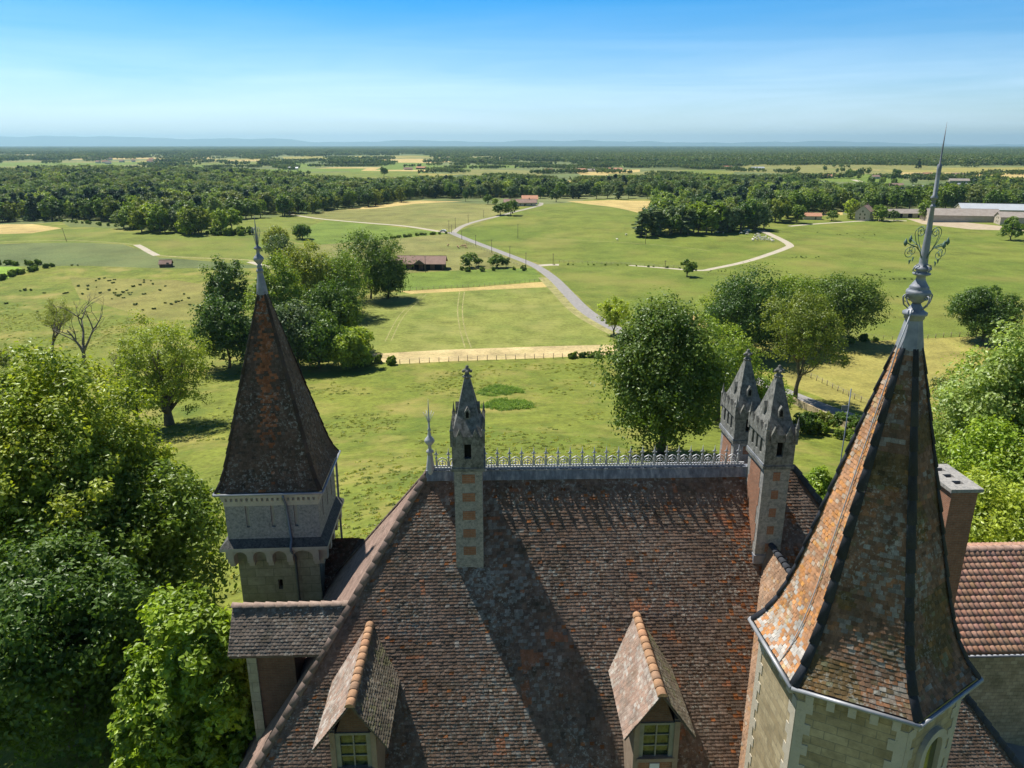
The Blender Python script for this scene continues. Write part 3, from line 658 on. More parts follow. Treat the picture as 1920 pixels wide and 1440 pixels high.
# stone chimneys
def chimney(x0, x1, y0, y1, zb, zl, label, fl=0):
    """shaft x0..x1,y0..y1 from zb up to ledge zl, then a gabled head with a stone pyramid"""
    xc, yc = (x0 + x1) / 2, (y0 + y1) / 2; hx_, hy_ = (x1 - x0) / 2, (y1 - y0) / 2
    PH = 1.87
    m = K(); m.box(x0, x1, y0, y1, zb, zl); sh = m.build('chimney', M['mstone'], CH, label)
    m = K(); z = zl - .25; k = 0
    while z - .3 > max(zb, zl - 4.0) + .1:
        pw = .22 if x0 < 0 else .12
        m.box(xc - pw, xc + pw + .01, y0 - .012, y0 + .05, z - .34, z)
        m.box(x0 - .012, x0 + .05, yc - .52 - .1 * (k % 2), yc + .52 + .1 * (k % 2), z - .72, z); z -= .72; k += 1
    m.build('brick_panels', M['brick'], sh)
    m = K(); zt_ = zl + 1.2; ov = .055
    m.box(x0 - .09, x1 + .09, y0 - .09, y1 + .09, zl - .1, zl + .02)
    # head walls with openings: built as piers
    X0, X1, Y0, Y1 = x0 - ov, x1 + ov, y0 - ov, y1 + ov
    zo0, zo1 = zl + .38, zl + .92
    m.box(X0, X1, Y0, Y1, zl + .02, zo0); m.box(X0, X1, Y0, Y1, zo1, zt_)
    w_ = .13
    m.box(X0, xc - .12, Y0, Y0 + w_, zo0, zo1); m.box(xc + .12, X1, Y0, Y0 + w_, zo0, zo1); m.box(X0, xc - .12, Y1 - w_, Y1, zo0, zo1); m.box(xc + .12, X1, Y1 - w_, Y1, zo0, zo1)
    ys = np.linspace(Y0 + w_, Y1 - w_, 4)
    for yy in range(3):
        pass
    n3 = 4; gap = .2; tot = (Y1 - Y0 - 2 * w_); pier = (tot - 3 * gap) / 4
    for sgx in ((X0, X0 + w_), (X1 - w_, X1)):
        y = Y0 + w_
        for q in range(4): m.box(sgx[0], sgx[1], y, y + pier, zo0, zo1); y += pier + gap
    m.build('chimney_head', M['dstone'], sh)
    m = K(); m.box(X0 + w_ + .01, X1 - w_ - .01, Y0 + w_ + .01, Y1 - w_ - .01, zo0 - .02, zo1 + .02); m.build('flue', M['dark'], sh)
    if fl: m = K(); m.box(x0 - .04, x1 + .04, y0 - .05, y0 + .3, zb, zb + .35); m.build('flashing', M['zinc'], sh); m = K(); m.box(X0 - .03, X0 + .05, Y0, Y1, zl - .02, zl + .1); m.build('gutter_pipe', M['zinc'], sh)
    m = K(); zp = zt_ + PH; ap = .1
    # gablets round the foot of the pyramid, pyramid, crockets, lucarnes
    def ring(f):
        g = (1 - 1.2 * f) if f < .35 else .58 * (1 - (f - .35) / .65); ex = ap + (hx_ + ov - ap) * g; ey = ap + (hy_ + ov - ap) * g; z = zt_ + PH * f
        return [(xc - ex, yc - ey, z), (xc + ex, yc - ey, z), (xc + ex, yc + ey, z), (xc - ex, yc + ey, z)]
    for fa, fb in ((0, .12), (.12, .24), (.24, .35), (.35, 1)): m.hexa(ring(fa), ring(fb))
    for q in range(4):
        y = Y0 + (q + .5) * (Y1 - Y0) / 4; hw = (Y1 - Y0) / 8.5
        for sgn, xx in ((-1, X0), (1, X1)):
            m.prism([(y - hw, zt_ - .22), (y + hw, zt_ - .22), (y + hw, zt_ + .02), (y, zt_ + .34), (y - hw, zt_ + .02)], xx - .045, xx + .045, 'x')
    for q in range(2):
        x = X0 + (q * 2 + 1) * (X1 - X0) / 4; hw = .12
        for yy in (Y0, Y1): m.prism([(x - hw, zt_ - .28), (x + hw, zt_ - .28), (x + hw, zt_), (x, zt_ + .32), (x - hw, zt_)], yy - .05, yy + .05, 'y')
    for xx in (X0, X1):
        for yy in (Y0, Y1): m.lathe([(.07, zt_ - .35), (.075, zt_ + .2), (.095, zt_ + .24), (.06, zt_ + .3), (.002, zt_ + .68)], (xx, yy), 4, False, PI / 4)
    # lucarnes half way up
    for sgn in (-1, 1):
        for dx, dy in ((0, 1), (1, 0)):
            f = .42; zz = zt_ + f * PH; ex = ap + (hx_ + ov - ap) * .518; ey = ap + (hy_ + ov - ap) * .518
            cx_, cyy = xc + sgn * dx * ex, yc + sgn * dy * ey
            if dy: m.prism([(cx_ - .1, zz - .24), (cx_ + .1, zz - .24), (cx_ + .1, zz + .02), (cx_, zz + .2), (cx_ - .1, zz + .02)], cyy - .06, cyy + .14 if sgn > 0 else cyy + .2, 'y') if sgn > 0 else m.prism([(cx_ - .1, zz - .24), (cx_ + .1, zz - .24), (cx_ + .1, zz + .02), (cx_, zz + .2), (cx_ - .1, zz + .02)], cyy - .12, cyy + .06, 'y')
            else: m.prism([(cyy - .1, zz - .24), (cyy + .1, zz - .24), (cyy + .1, zz + .02), (cyy, zz + .2), (cyy - .1, zz + .02)], cx_ - .1, cx_ + .1, 'x')
    # finial with four crockets
    m.lathe([(.1, zp - .02), (.15, zp + .02), (.15, zp + .07), (.08, zp + .12), (.075, zp + .2), (.12, zp + .26), (.11, zp + .32), (.05, zp + .37), (.07, zp + .41), (.01, zp + .46)], (xc, yc), 8)
    for a in range(4):
        an = a * PI / 2; m.ball((xc + .13 * math.cos(an), yc + .13 * math.sin(an), zp + .24), .06, 6, 5); m.ball((xc + .13 * math.cos(an), yc + .13 * math.sin(an), zp + .04), .045, 6, 4)
    m.build('chimney_spire', M['dstone'], sh)
    m = K(); f = .42; zz = zt_ + f * PH; ey = ap + (hy_ + ov - ap) * .518
    m.prism([(xc - .05, zz - .18), (xc + .05, zz - .18), (xc + .05, zz), (xc, zz + .08), (xc - .05, zz)], yc - ey - .135, yc - ey - .1, 'y')
    m.build('lucarne_opening', M['dark'], sh); return sh
chimney(-1.29, -.29, 24.2, 26.0, -15.3, -10.88, 'weathered stone chimney with brick panels, standing on the left part of the front slope', 1)
chimney(9.8, 10.75, 24.2, 25.85, -14.9, -10.95, 'stone chimney with brick panels at the right end of the ridge cresting', 1)
chimney(9.65, 10.65, 27.1, 28.75, -17.5, -11.15, 'stone chimney with gabled head standing behind the right end of the ridge', 1)

# dormers
def dormer(xr, zr, xl, xrr, ze, yf, label):
    yb_r = RY - (RZ - zr) / TP - .0; yb_e = RY - (RZ - ze) / TP
    xc = (xl + xrr) / 2; hw = .74; yw = yf + .42; zs = ze + .35
    m = K()
    for sg in (-1, 1):
        x0 = xc + sg * hw; yback = RY - (RZ - (ze - .1)) / TP + .1
        zbot = RZ - (RY - yw) * TP - .15
        # triangular cheek
        m.prism([(yw, zbot), (yw, zs), (RY - (RZ - zs) / TP + .05, zs)], min(x0, x0 - sg * .16), max(x0, x0 - sg * .16), 'x')
        m.box(min(x0, x0 - sg * .17) , max(x0, x0 - sg * .17), yw - .06, yw + .0, zbot, zs - .05)
    D = m.build('dormer', M['wood'], CH, label)
    m = K(); zsill = ze - 1.22
    m.box(xc - hw + .17, xc + hw - .17, yw + .02, yw + .16, zbot, zsill)                     # brick apron
    m.build('brick_apron', M['brick'], D)
    m = K(); m.prism([(xc - hw + .17, ze + .14), (xc + hw - .17, ze + .14), (xc + .12, zr - .3), (xc - .12, zr - .3)], yw + .04, yw + .16, 'y'); m.build('gable', M['brickd'], D)
    m = K(); wx = .42
    for a, b in ((-wx - .15, -wx + .0), (wx, wx + .15)): m.box(xc + a, xc + b, yw - .01, yw + .1, zsill + .08, ze + .22)
    m.box(xc - .026, xc + .026, yw + .03, yw + .075, zsill + .08, ze + .14)
    for q in range(1, 3): zz = zsill + .08 + q * (ze + .14 - zsill - .08) / 3; m.box(xc - wx, xc - .026, yw + .033, yw + .072, zz - .02, zz + .02); m.box(xc + .026, xc + wx, yw + .033, yw + .072, zz - .02, zz + .02)
    m.box(xc - wx, xc + wx, yw - .008, yw + .1, ze + .14, ze + .22)
    m.build('window_frame', M['paintw'], D)
    m = K(); m.box(xc - wx - .2, xc + wx + .2, yw - .1, yw + .12, zsill - .06, zsill + .08); m.build('window_sill', M['wood'], D)
    m = K(); m.box(xc - wx, xc + wx, yw + .08, yw + .1, zsill + .08, ze + .14); m.build('window_pane', M['glass'], D)
    m = K(); m.box(xc - .16, xc + .16, yw - .015, yw + .02, zsill - .62, zsill - .2); m.build('white_panel', M['ceram'], D)
    m = K(); th_ = .09
    for xe in (xl, xrr):                                   # roof boards under the tiles
        a = [(xe, yf, ze - th_), (xr, yf, zr - th_), (xr, yb_r + .1, zr - th_), (xe, yb_e + .1, ze - th_)]
        b = [(p[0], p[1], p[2] + th_ - .012) for p in a]; m.hexa(a, b)
    m.build('dormer_roof', M['woodd'], D)
    t = Tiles(int(abs(xr) * 10))
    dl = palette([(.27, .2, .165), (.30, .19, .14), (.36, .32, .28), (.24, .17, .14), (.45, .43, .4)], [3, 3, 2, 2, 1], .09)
    dr_ = palette([(.16, .135, .1), (.2, .16, .12), (.17, .17, .08), (.12, .1, .08)], [3, 3, 2, 2], .12)  # right slope: moss tones, with its weaker light put into the colour
    n = int(math.hypot(xr - xl, zr - ze) / .11); tt = np.linspace(0, 1, n + 1)[:, None]
    eb, ef = np.array((xl, yb_e, ze)), np.array((xl, yf - .03, ze)); rb, rf = np.array((xr, yb_r, zr)), np.array((xr, yf - .03, zr))
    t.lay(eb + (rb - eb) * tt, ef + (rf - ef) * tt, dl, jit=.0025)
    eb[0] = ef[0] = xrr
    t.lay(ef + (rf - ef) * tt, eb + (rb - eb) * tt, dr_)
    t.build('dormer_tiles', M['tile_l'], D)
    m = K(); ridge_tiles(m, (xr, yf - .06, zr - .02), (xr, yb_r + .05, zr - .02), r=.155, seg=.34, taper=.012)
    colored(m, 'ridge_tiles', M['hiptile'], D, palette([(.46, .27, .15), (.42, .22, .12), (.38, .25, .17)], [1, 1, 1], .08), 'row of orange half-round ridge tiles')
    return D
dormer(5.30, -16.36, 4.2, 6.45, -18.05, 19.05, 'gabled dormer right of the long chimney shadow, six-pane window in its front')
dormer(-4.42, -16.5, -5.66, -3.34, -18.17, 19.05, 'gabled dormer next to the left hip, mossy right roof face')

# side dormer on the left hip
def side_dormer():
    yc, zr, ye0, ye1, ze = 23.72, -16.0, 22.68, 24.76, -17.4; x0 = -9.4
    hx = lambda z: RX0 - (RZ - z) * HL
    m = K(); xw = -8.85; m.box(xw, -7.2, 23.0, 24.45, -23.1, ze + .25); m.prism([(23.0, ze + .24), (24.45, ze + .24), (yc, zr - .12)], xw, -5.8, 'x')
    D = m.build('side_dormer', M['brickd'], CH, 'gabled side dormer with dark wall projecting from the left hip')
    m = K(); m.box(xw - .05, xw + .3, 22.93, 23.15, -23.1, ze + .2); m.build('corner_stones', M['ashlar2'], D)
    m = K(); m.box(xw - .03, xw + .03, 23.3, 24.1, -20.6, -18.5); m.build('window_pane', M['glass'], D)
    m = K()
    for ye in (ye0, ye1):
        a = [(x0, ye, ze - .1), (x0, yc, zr - .1), (hx(zr) + .2, yc, zr - .1), (hx(ze) + .2, ye, ze - .1)]; m.hexa(a, [(p[0], p[1], p[2] + .088) for p in a])
    m.build('side_dormer_roof', M['woodd'], D)
    t = Tiles(21); n = 15; tt = np.linspace(0, 1, n + 1)[:, None]
    c = palette([(.15, .115, .09), (.19, .15, .12), (.1, .085, .075), (.22, .2, .17)], [3, 3, 2, 1], .12)
    L0, L1 = np.array((x0 - .04, ye0, ze)), np.array((x0 - .04, yc, zr)); R0_, R1_ = np.array((hx(ze) + .1, ye0, ze)), np.array((hx(zr) + .1, yc, zr))
    t.lay(L0 + (L1 - L0) * tt, R0_ + (R1_ - R0_) * tt, c); L0[1] = R0_[1] = ye1; t.lay(R0_ + (R1_ - R0_) * tt, L0 + (L1 - L0) * tt, c)
    t.build('dormer_tiles', M['tile_l'], D)
    m = K(); ridge_tiles(m, (x0 - .06, yc, zr), (hx(zr) + .15, yc, zr), r=.13, seg=.4); colored(m, 'ridge_tiles', M['hiptile'], D, palette([(.3, .22, .18), (.34, .25, .2)], [1, 1], .06))
    # little rear roof between turret and hip
    m = K(); zz, y0 = -17.55, 31.2; m.prism([(y0 - 1.7, zz - 2.6), (y0 + 1.7, zz - 2.6), (y0, zz)], -9, hx(zz) + .3, 'x'); b = m.build('link_roof', M['black'], ROOF, 'small dark roof joining the corner turret to the main roof')
    t = Tiles(22); tt = np.linspace(0, 1, 24)[:, None]
    Lb, Lt, Rb, Rt = [np.array(q) for q in ((-8.6, y0 - 1.72, zz - 2.58), (-8.6, y0 - .01, zz + .02), (hx(zz - 2.6) + .1, y0 - 1.72, zz - 2.58), (hx(zz) + .1, y0 - .01, zz + .02))]
    t.lay(Lb + (Lt - Lb) * tt, Rb + (Rt - Rb) * tt, palette([(.1, .07, .045), (.14, .07, .045), (.06, .05, .035)], [2, 1, 2])); t.build('link_roof_tiles', M['tile_l'], ROOF)
side_dormer()

# spire roofs
def spire(cx, cy, ph, n, prof, colf, seed, hipcol, name, hipr=.13, e=.115, tw=.16, lichen='tile_l', label=None, hn=None):
    """prof: [(corner radius, z)...] eave first; ph = angle of first corner"""
    # resample profile
    P = [np.array(p, float) for p in prof]; L = [0]
    for a, b in zip(P, P[1:]): L.append(L[-1] + np.linalg.norm(b - a))
    k = int(L[-1] / e); s_ = np.linspace(0, L[-1], k + 1); rs = np.interp(s_, L, [p[0] for p in P]); zs = np.interp(s_, L, [p[1] for p in P])
    if len(P) > 3:   # soften the bell-cast
        for _ in range(4): rs[1:-1] = (rs[:-2] + 2 * rs[1:-1] + rs[2:]) / 4; zs[1:-1] = (zs[:-2] + 2 * zs[1:-1] + zs[2:]) / 4
    cor = lambda i, r, z: np.array((cx + r * math.cos(ph + 2 * PI * i / n), cy + r * math.sin(ph + 2 * PI * i / n), z))
    m = K(); m.lathe([(r, z) for r, z in zip(rs[::6], zs[::6])] + [(rs[-1], zs[-1])], (cx, cy), n, False, ph); sp = m.build(name, M['woodd'], CH, label)
    t = Tiles(seed)
    for i in range(n):
        Ls = np.array([cor(i, r, z) for r, z in zip(rs, zs)]); Rs_ = np.array([cor(i + 1, r, z) for r, z in zip(rs, zs)])
        t.lay(Ls, Rs_, colf(i), tw=tw, th=.014, jit=.006)
    t.build('spire_tiles', M[lichen], sp)
    m = K()
    for i in range(n):
        st = 5
        pts = [Vector(cor(i, r + .01, z)) for r, z in zip(rs[::st], zs[::st])] + [Vector(cor(i, rs[-1], zs[-1]))]
        for a, b in zip(pts, pts[1:]):
            if (b - a).length > .1:
                d = (b - a).normalized(); out = Vector((math.cos(ph + 2 * PI * i / n), math.sin(ph + 2 * PI * i / n), 0)); up = (out - d * out.dot(d)).normalized()
                side = d.cross(up).normalized(); b0 = len(m.v); rr = hipr * min(1, .55 + .1 * (zs[-1] - a.z) if zs[-1] - a.z > 0 else .55)
                rr = hipr * (.55 + .45 * min(1, (zs[-1] - a.z) / 4))
                for (c, r_, lf) in ((a, rr * 1.12, .045), (b + d * .06, rr * .9, .02)):
                    for j in range(7): an = PI * j / 6; m.v.append(c + side * (-math.cos(an) * r_) + up * (math.sin(an) * r_ * .55 + lf - .03))
                for j in range(6): m.f.append((b0 + j, b0 + j + 1, b0 + 8 + j, b0 + 7 + j)); m.sm.append(True)
                m.f.append(tuple(b0 + j for j in range(7))[::-1]); m.sm.append(False)
    colored(m, 'hip_tiles', M['hiptile'], sp, hipcol); return sp, cor
# corner turret (back left)
LX, LY, LPH = -9.46, 31.12, R(225 + 1.4)
q2 = math.sqrt(2)
tc_p = palette([(.095, .064, .046), (.12, .08, .057), (.155, .095, .065), (.06, .047, .038), (.24, .21, .18)], [4, 4, 2, 2, .5], .18)
def turret_col(i):
    def f(P, rng, k):
        c = tc_p(P, rng, k)
        if i == 0:      # orange weathering stripe down the front face
            d = np.exp(-((P[:, 0] - LX - .1) / .34) ** 2) * np.clip((P[:, 2] + 13.2) / 3, .25, 1)
            m_ = rng.random(k) < d * .8; c[m_] = np.array((.33, .125, .055)) * rng.uniform(.6, 1.15, m_.sum())[:, None]
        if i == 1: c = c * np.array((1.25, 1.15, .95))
        return c
    return f
sp, cor = spire(LX, LY, LPH, 4, [(2.17 * q2, -14.0), (1.95 * q2, -13.55), (1.76 * q2, -12.9), (1.58 * q2, -12.1), (.13, -5.75)], turret_col, 5, palette([(.05, .042, .038), (.07, .055, .05)], [1, 1], .15), 'turret_spire', .1, label='dark steep four-sided tiled spire with an orange streak on its front')
m = K(); c_ = (LX, LY)
m.lathe([(.24, -5.95), (.215, -5.7), (.11, -5.05), (.15, -5.0), (.15, -4.95), (.08, -4.85)], c_, 8, False, PI / 8)
m.lathe([(.08, -4.9), (.12, -4.78), (.06, -4.72), (.19, -4.55), (.22, -4.48), (.18, -4.4), (.08, -4.3), (.06, -4.12), (.16, -4.06), (.15, -4.02), (.05, -3.95), (.035, -3.5), (.02, -3.1), (.004, -2.75)], c_, 12)
for a in range(6):
    an = a * PI / 3 + .3; C1, S1 = math.cos(an), math.sin(an); m.tube([(LX + .03 * C1, LY + .03 * S1, -3.95), (LX + .1 * C1, LY + .1 * S1, -3.6), (LX + .16 * C1, LY + .16 * S1, -3.4), (LX + .12 * C1, LY + .12 * S1, -3.2)], .012, 4)
m.tube([(LX, LY, -3.2), (LX + .0, LY, -2.75)], [.015, .004], 5)
m.build('finial', M['zinc'], sp, 'grey zinc finial with an urn knob and spike')
Mr = Matrix.Translation((LX, LY, 0)) @ Matrix.Rotation(R(1.4), 4, 'Z')
m = K()
def rbox(m, *a): m.box(*a, M=Mr)
TW = K(); h = 1.98
# upper storey: four walls with slits left open on each face
def slit_wall(m, k, h, z0, z1, slits, thk=.3):
    Mk = Mr @ Matrix.Rotation(k * PI / 2, 4, 'Z'); edges = [-h]; zs0, zs1 = -15.75, -14.6
    for s in slits: edges += [s - .075, s + .075]
    edges.append(h - thk)
    edges[0] = -h + 0
    for i in range(0, len(edges), 2): m.box(edges[i], edges[i + 1], -h, -h + thk, zs0, zs1, M=Mk)
    m.box(-h, h - thk, -h, -h + thk, z0, zs0, M=Mk); m.box(-h, h - thk, -h, -h + thk, zs1, z1, M=Mk)
for k in range(4): slit_wall(TW, k, h, -16.45, -14.1, [-1.05, .02, 1.0])
tw_ = TW.build('turret', M['mstone'], CH, 'square corner turret with rendered upper storey over stone corbels')


m = K(); rbox(m, -1.87, 1.87, -1.87, 1.87, -16, -14.2); m.build('blind_panels', M['stone'], tw_)
m = K(); rbox(m, -2.08, 2.08, -2.08, 2.08, -14.32, -14.12)
for k in range(4):
    Mk = Mr @ Matrix.Rotation(k * PI / 2, 4, 'Z')
    for i in range(19): x = -1.95 + i * .217; m.box(x - .055, x + .055, -2.07, -1.97, -14.48, -14.322, M=Mk)
    m.box(-1.99, 1.99, -2.0, -1.975, -14.72, -14.5, M=Mk)
m.build('cornice', M['stone'], tw_)
m = K()
for k in range(4):
    Mk = Mr @ Matrix.Rotation(k * PI / 2, 4, 'Z'); p = [Mk @ Vector(q) for q in ((-2.27, -2.27, -14.06), (2.27, -2.27, -14.06))]; m.tube(p, .06, 8)
m.build('gutter', M['gutter'], tw_)
m = K()
for x in (.62,): m.tube([Mr @ Vector(q) for q in ((x, -2.28, -14.1), (x, -2.25, -14.3), (x + .02, -2.06, -14.7), (x + .12, -2.06, -16.35), (x + .14, -2.4, -16.5), (x + .14, -2.42, -16.7), (x + .14, -1.86, -17.3), (x + .14, -1.86, -27))], .055, 8)
m.tube([Mr @ Vector(q) for q in ((2.15, 2.2, -14.1), (2.07, 2.2, -14.4), (2.07, 2.1, -16.3), (2.1, 2.1, -27))], .055, 8)
m.build('downpipe', M['lead'], tw_)
m = K(); b_ = [Mr @ Vector(q) for q in ((-2.3, -2.3, -16.6), (2.3, -2.3, -16.6), (2.3, 2.3, -16.6), (-2.3, 2.3, -16.6))]; t4 = [Mr @ Vector(q) for q in ((-1.99, -1.99, -16.3), (1.99, -1.99, -16.3), (1.99, 1.99, -16.3), (-1.99, 1.99, -16.3))]
m.hexa(b_, t4); m.build('ledge', M['black'], tw_)
m = K(); rbox(m, -2.3, 2.3, -2.3, 2.3, -16.75, -16.6); hc = 1.76
for k in range(4):            # corbels and arches
    Mk = Mr @ Matrix.Rotation(k * PI / 2, 4, 'Z')
    cs = [-1.9, -1.07, -.25, .62, 1.45 + .45]
    for c in cs[:-1] + [1.75]:
        if c == cs[0] and False: continue
        m.box(c - .13, c + .13, -2.22, -hc, -17.35, -16.75, M=Mk); m.box(c - .12, c + .12, -2.05, -hc, -17.6, -17.352, M=Mk)
    for a, b in zip([-1.77, -.94, -.12, .75], [-1.2, -.38, .49, 1.62]):
        xm, hw = (a + b) / 2, (b - a) / 2; n = 8; out = [(a, -16.76), (b, -16.76)]
        arc = [(xm + hw * math.cos(PI * i / n), -17.12 + .3 * math.sin(PI * i / n)) for i in range(n + 1)]
        for i in range(n): (u0, w0), (u1, w1) = arc[i], arc[i + 1]; m.hexa([Mk @ Vector(q) for q in ((u1, -2.2, w1), (u0, -2.2, w0), (u0, -hc, w0), (u1, -hc, w1))], [Mk @ Vector(q) for q in ((u1, -2.2, -16.755), (u0, -2.2, -16.755), (u0, -hc, -16.755), (u1, -hc, -16.755))])
m.build('corbels', M['stone'], tw_)
m = K()
Mk = Mr
for (x0, x1, z0, z1) in ((-hc, -.12, -28.2, -16.7), (.08, hc, -28.2, -16.7), (-.12, .08, -28.2, -19.0), (-.12, .08, -18.5, -16.7)): m.box(x0, x1, -hc, -hc + .4, z0, z1, M=Mk)
m.box(-hc, hc, -hc + .4, hc, -28.2, -16.7, M=Mk); m.build('turret_shaft', M['ashlar2'], tw_)
m = K(); m.box(-.11, .07, -hc + .3, -hc + .39, -18.99, -18.51, M=Mk); m.build('slit_window', M['dark'], tw_)

# hexagonal stair tower (front right)
HX, HY, HPH = 10.70, 18.06, R(153.6 - 1.8)
hex_p = palette([(.17, .095, .058), (.23, .125, .075), (.13, .085, .058), (.33, .145, .065), (.27, .25, .21), (.15, .125, .065)], [4, 4, 3, 2.4, .7, 2], .2)
hex_lit = palette([(.37, .19, .11), (.43, .21, .105), (.56, .23, .06), (.46, .41, .34), (.27, .16, .10), (.64, .29, .05), (.40, .33, .18)], [4, 4, 3.4, 2, 2.5, 1.5, 1.4], .14, .35)  # brighter tiles for the sun-facing sides: sunlight put into the colour
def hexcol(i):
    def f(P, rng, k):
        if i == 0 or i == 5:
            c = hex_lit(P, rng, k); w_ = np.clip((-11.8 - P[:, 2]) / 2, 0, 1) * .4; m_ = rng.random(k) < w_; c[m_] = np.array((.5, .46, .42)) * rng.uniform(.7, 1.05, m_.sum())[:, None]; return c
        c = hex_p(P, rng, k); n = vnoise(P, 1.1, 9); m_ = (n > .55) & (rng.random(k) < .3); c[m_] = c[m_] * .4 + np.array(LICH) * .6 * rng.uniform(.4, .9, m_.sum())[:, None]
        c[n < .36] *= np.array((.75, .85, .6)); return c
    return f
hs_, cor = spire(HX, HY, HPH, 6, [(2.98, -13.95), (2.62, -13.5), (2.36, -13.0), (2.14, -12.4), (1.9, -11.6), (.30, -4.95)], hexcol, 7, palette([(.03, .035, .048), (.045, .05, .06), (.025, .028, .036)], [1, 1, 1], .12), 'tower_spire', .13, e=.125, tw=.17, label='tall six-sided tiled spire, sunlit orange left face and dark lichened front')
m = K(); c_ = (HX, HY)
m.lathe([(.335, -5.05), (.335, -4.9), (.2, -4.12)], c_, 6, False, HPH)
m.lathe([(.2, -4.14), (.24, -4.08), (.24, -3.98), (.29, -3.94), (.29, -3.84), (.2, -3.76), (.16, -3.66), (.12, -3.58), (.10, -3.5)], c_, 14)
m.lathe([(.09, -3.5), (.17, -3.42), (.28, -3.28), (.30, -3.18), (.28, -3.12), (.22, -3.06), (.24, -3.02), (.2, -2.96), (.12, -2.8), (.10, -2.6), (.2, -2.52), (.22, -2.46), (.12, -2.38), (.11, -2.34), (.19, -2.26), (.2, -2.2), (.11, -2.12), (.10, -1.9), (.07, -1.5), (.045, -1.2), (.07, -1.1), (.04, -1.05), (.032, -.9), (.06, -.86), (.028, -.78), (.07, -.72), (.085, -.66), (.045, -.6), (.05, -.2), (.052, -.12), (.022, -.1), (.016, .15), (.003, .5)], c_, 14, True, 0, .04)
ZK = ([-5.1, -4.14, -3.76, -3.5, -3.18, -2.8, -2.2, -1.9, -1.2, -.72, -.6, -.12, .5], [-5.1, -4.2, -3.95, -3.78, -3.5, -3.2, -2.9, -2.75, -1.45, -1.25, -1.15, -.46, .5])
def zmap(m_):
    for v_ in m_.v: v_.z = float(np.interp(v_.z, *ZK))
zmap(m); fin = m.build('finial', M['zinc'], hs_, 'tall zinc finial with urn, scrolls and needle tip')
m = K()
def spiral(c, r, turns, a0, sg, Mx, z):
    pts = []
    for i in range(22): t = i / 21; a = a0 + sg * t * turns * 2 * PI; rr = r * (1 - .8 * t); pts.append(Vector((c[0] + rr * math.cos(a), 0, c[1] + rr * math.sin(a))))
    return [Mx @ p for p in pts]
for k in range(4):                       # wrought iron sprays
    Mx = Matrix.Translation((HX, HY, 0)) @ Matrix.Rotation(k * PI / 2 + .15, 4, 'Z')
    m.tube([Mx @ Vector((.05, 0, -2.05)), Mx @ Vector((.14, 0, -1.8)), Mx @ Vector((.26, 0, -1.68)), Mx @ Vector((.44, 0, -1.62)), Mx @ Vector((.56, 0, -1.56))], .014, 5)
    m.lathe([(.004, -1.66), (.05, -1.6), (.045, -1.55), (.004, -1.46)], tuple((Mx @ Vector((.58, 0, 0)))[:2]), 6)
    m.tube([Mx @ Vector((.3, 0, -1.67)), Mx @ Vector((.42, 0, -1.68))] + spiral((.44, -1.82), .14, 1.4, PI / 2, -1, Mx, 0), .010, 4)
    m.tube([Mx @ Vector((.2, 0, -1.72)), Mx @ Vector((.3, 0, -1.55)), Mx @ Vector((.36, 0, -1.38))] + spiral((.22, -1.33), .14, 1.5, 0, 1, Mx, 0), .010, 4)
    m.prism([(.36, -1.98), (.42, -2.0), (.40, -2.1)], -.01, .01, 'y', M=Mx)
for v_ in m.v: v_.z -= .70
m.build('iron_scrolls', M['iron'], hs_)
for k in range(4):
    m = K()
    Mx = Matrix.Translation((HX, HY, 0)) @ Matrix.Rotation(k * PI / 2 + .15, 4, 'Z')
    m.tube([Mx @ Vector((.22, 0, -3.4)), Mx @ Vector((.36, 0, -3.2)), Mx @ Vector((.4, 0, -3.0))] + spiral((.30, -2.93), .11, 1.2, .2, 1, Mx, 0), .022, 5)
    zmap(m); zmap(m); m.build('urn_handle', M['zinc'], hs_); m = K(); m.tube([Mx @ Vector((.17, 0, -2.4)), Mx @ Vector((.26, 0, -2.3)), Mx @ Vector((.22, 0, -2.1)), Mx @ Vector((.12, 0, -2.02))], .018, 5)
    zmap(m); m.build('urn_handle', M['zinc'], hs_)
m = K(); Rt_ = []                       # lightning conductor down the lit face
for f in np.linspace(0, 1, 16):
    z = -4.9 - f * 9.1; r = float(np.interp(-z, [4.95, 11.6, 12.4, 13.0, 13.5, 13.95], [.30, 1.9, 2.14, 2.36, 2.62, 2.98])) + .01
    p0, p1 = cor(0, r, z), cor(1, r, z); q = p0 * .3 + p1 * .7; nrm_ = np.array((math.cos(HPH + PI / 6), math.sin(HPH + PI / 6), .25)); Rt_.append(Vector(q + nrm_ * .07))
m.tube([Vector((HX - .2, HY - .2, -3.9))] + Rt_, .017, 5); m.build('lightning_conductor', M['whitem'], hs_)
RW = 2.72
m = K(); m.lathe([(RW, -28.3), (RW, -14.05)], (HX, HY), 6, False, HPH); HT = m.build('stair_tower', M['ashlar'], CH, 'six-sided stone stair tower under the large spire')
m = K(); hc_ = lambda i, r, z: Vector(cor(i, r, z))
for i in range(6): m.tube([hc_(i, 3.1, -14.0), hc_(i + 1, 3.1, -14.0)], .06, 8)
m.build('gutter', M['gutter'], HT)
m = K(); m.lathe([(2.98, -14.12), (2.98, -14.02)], (HX, HY), 6, False, HPH); m.build('soffit', M['lead'], HT)
m = K()
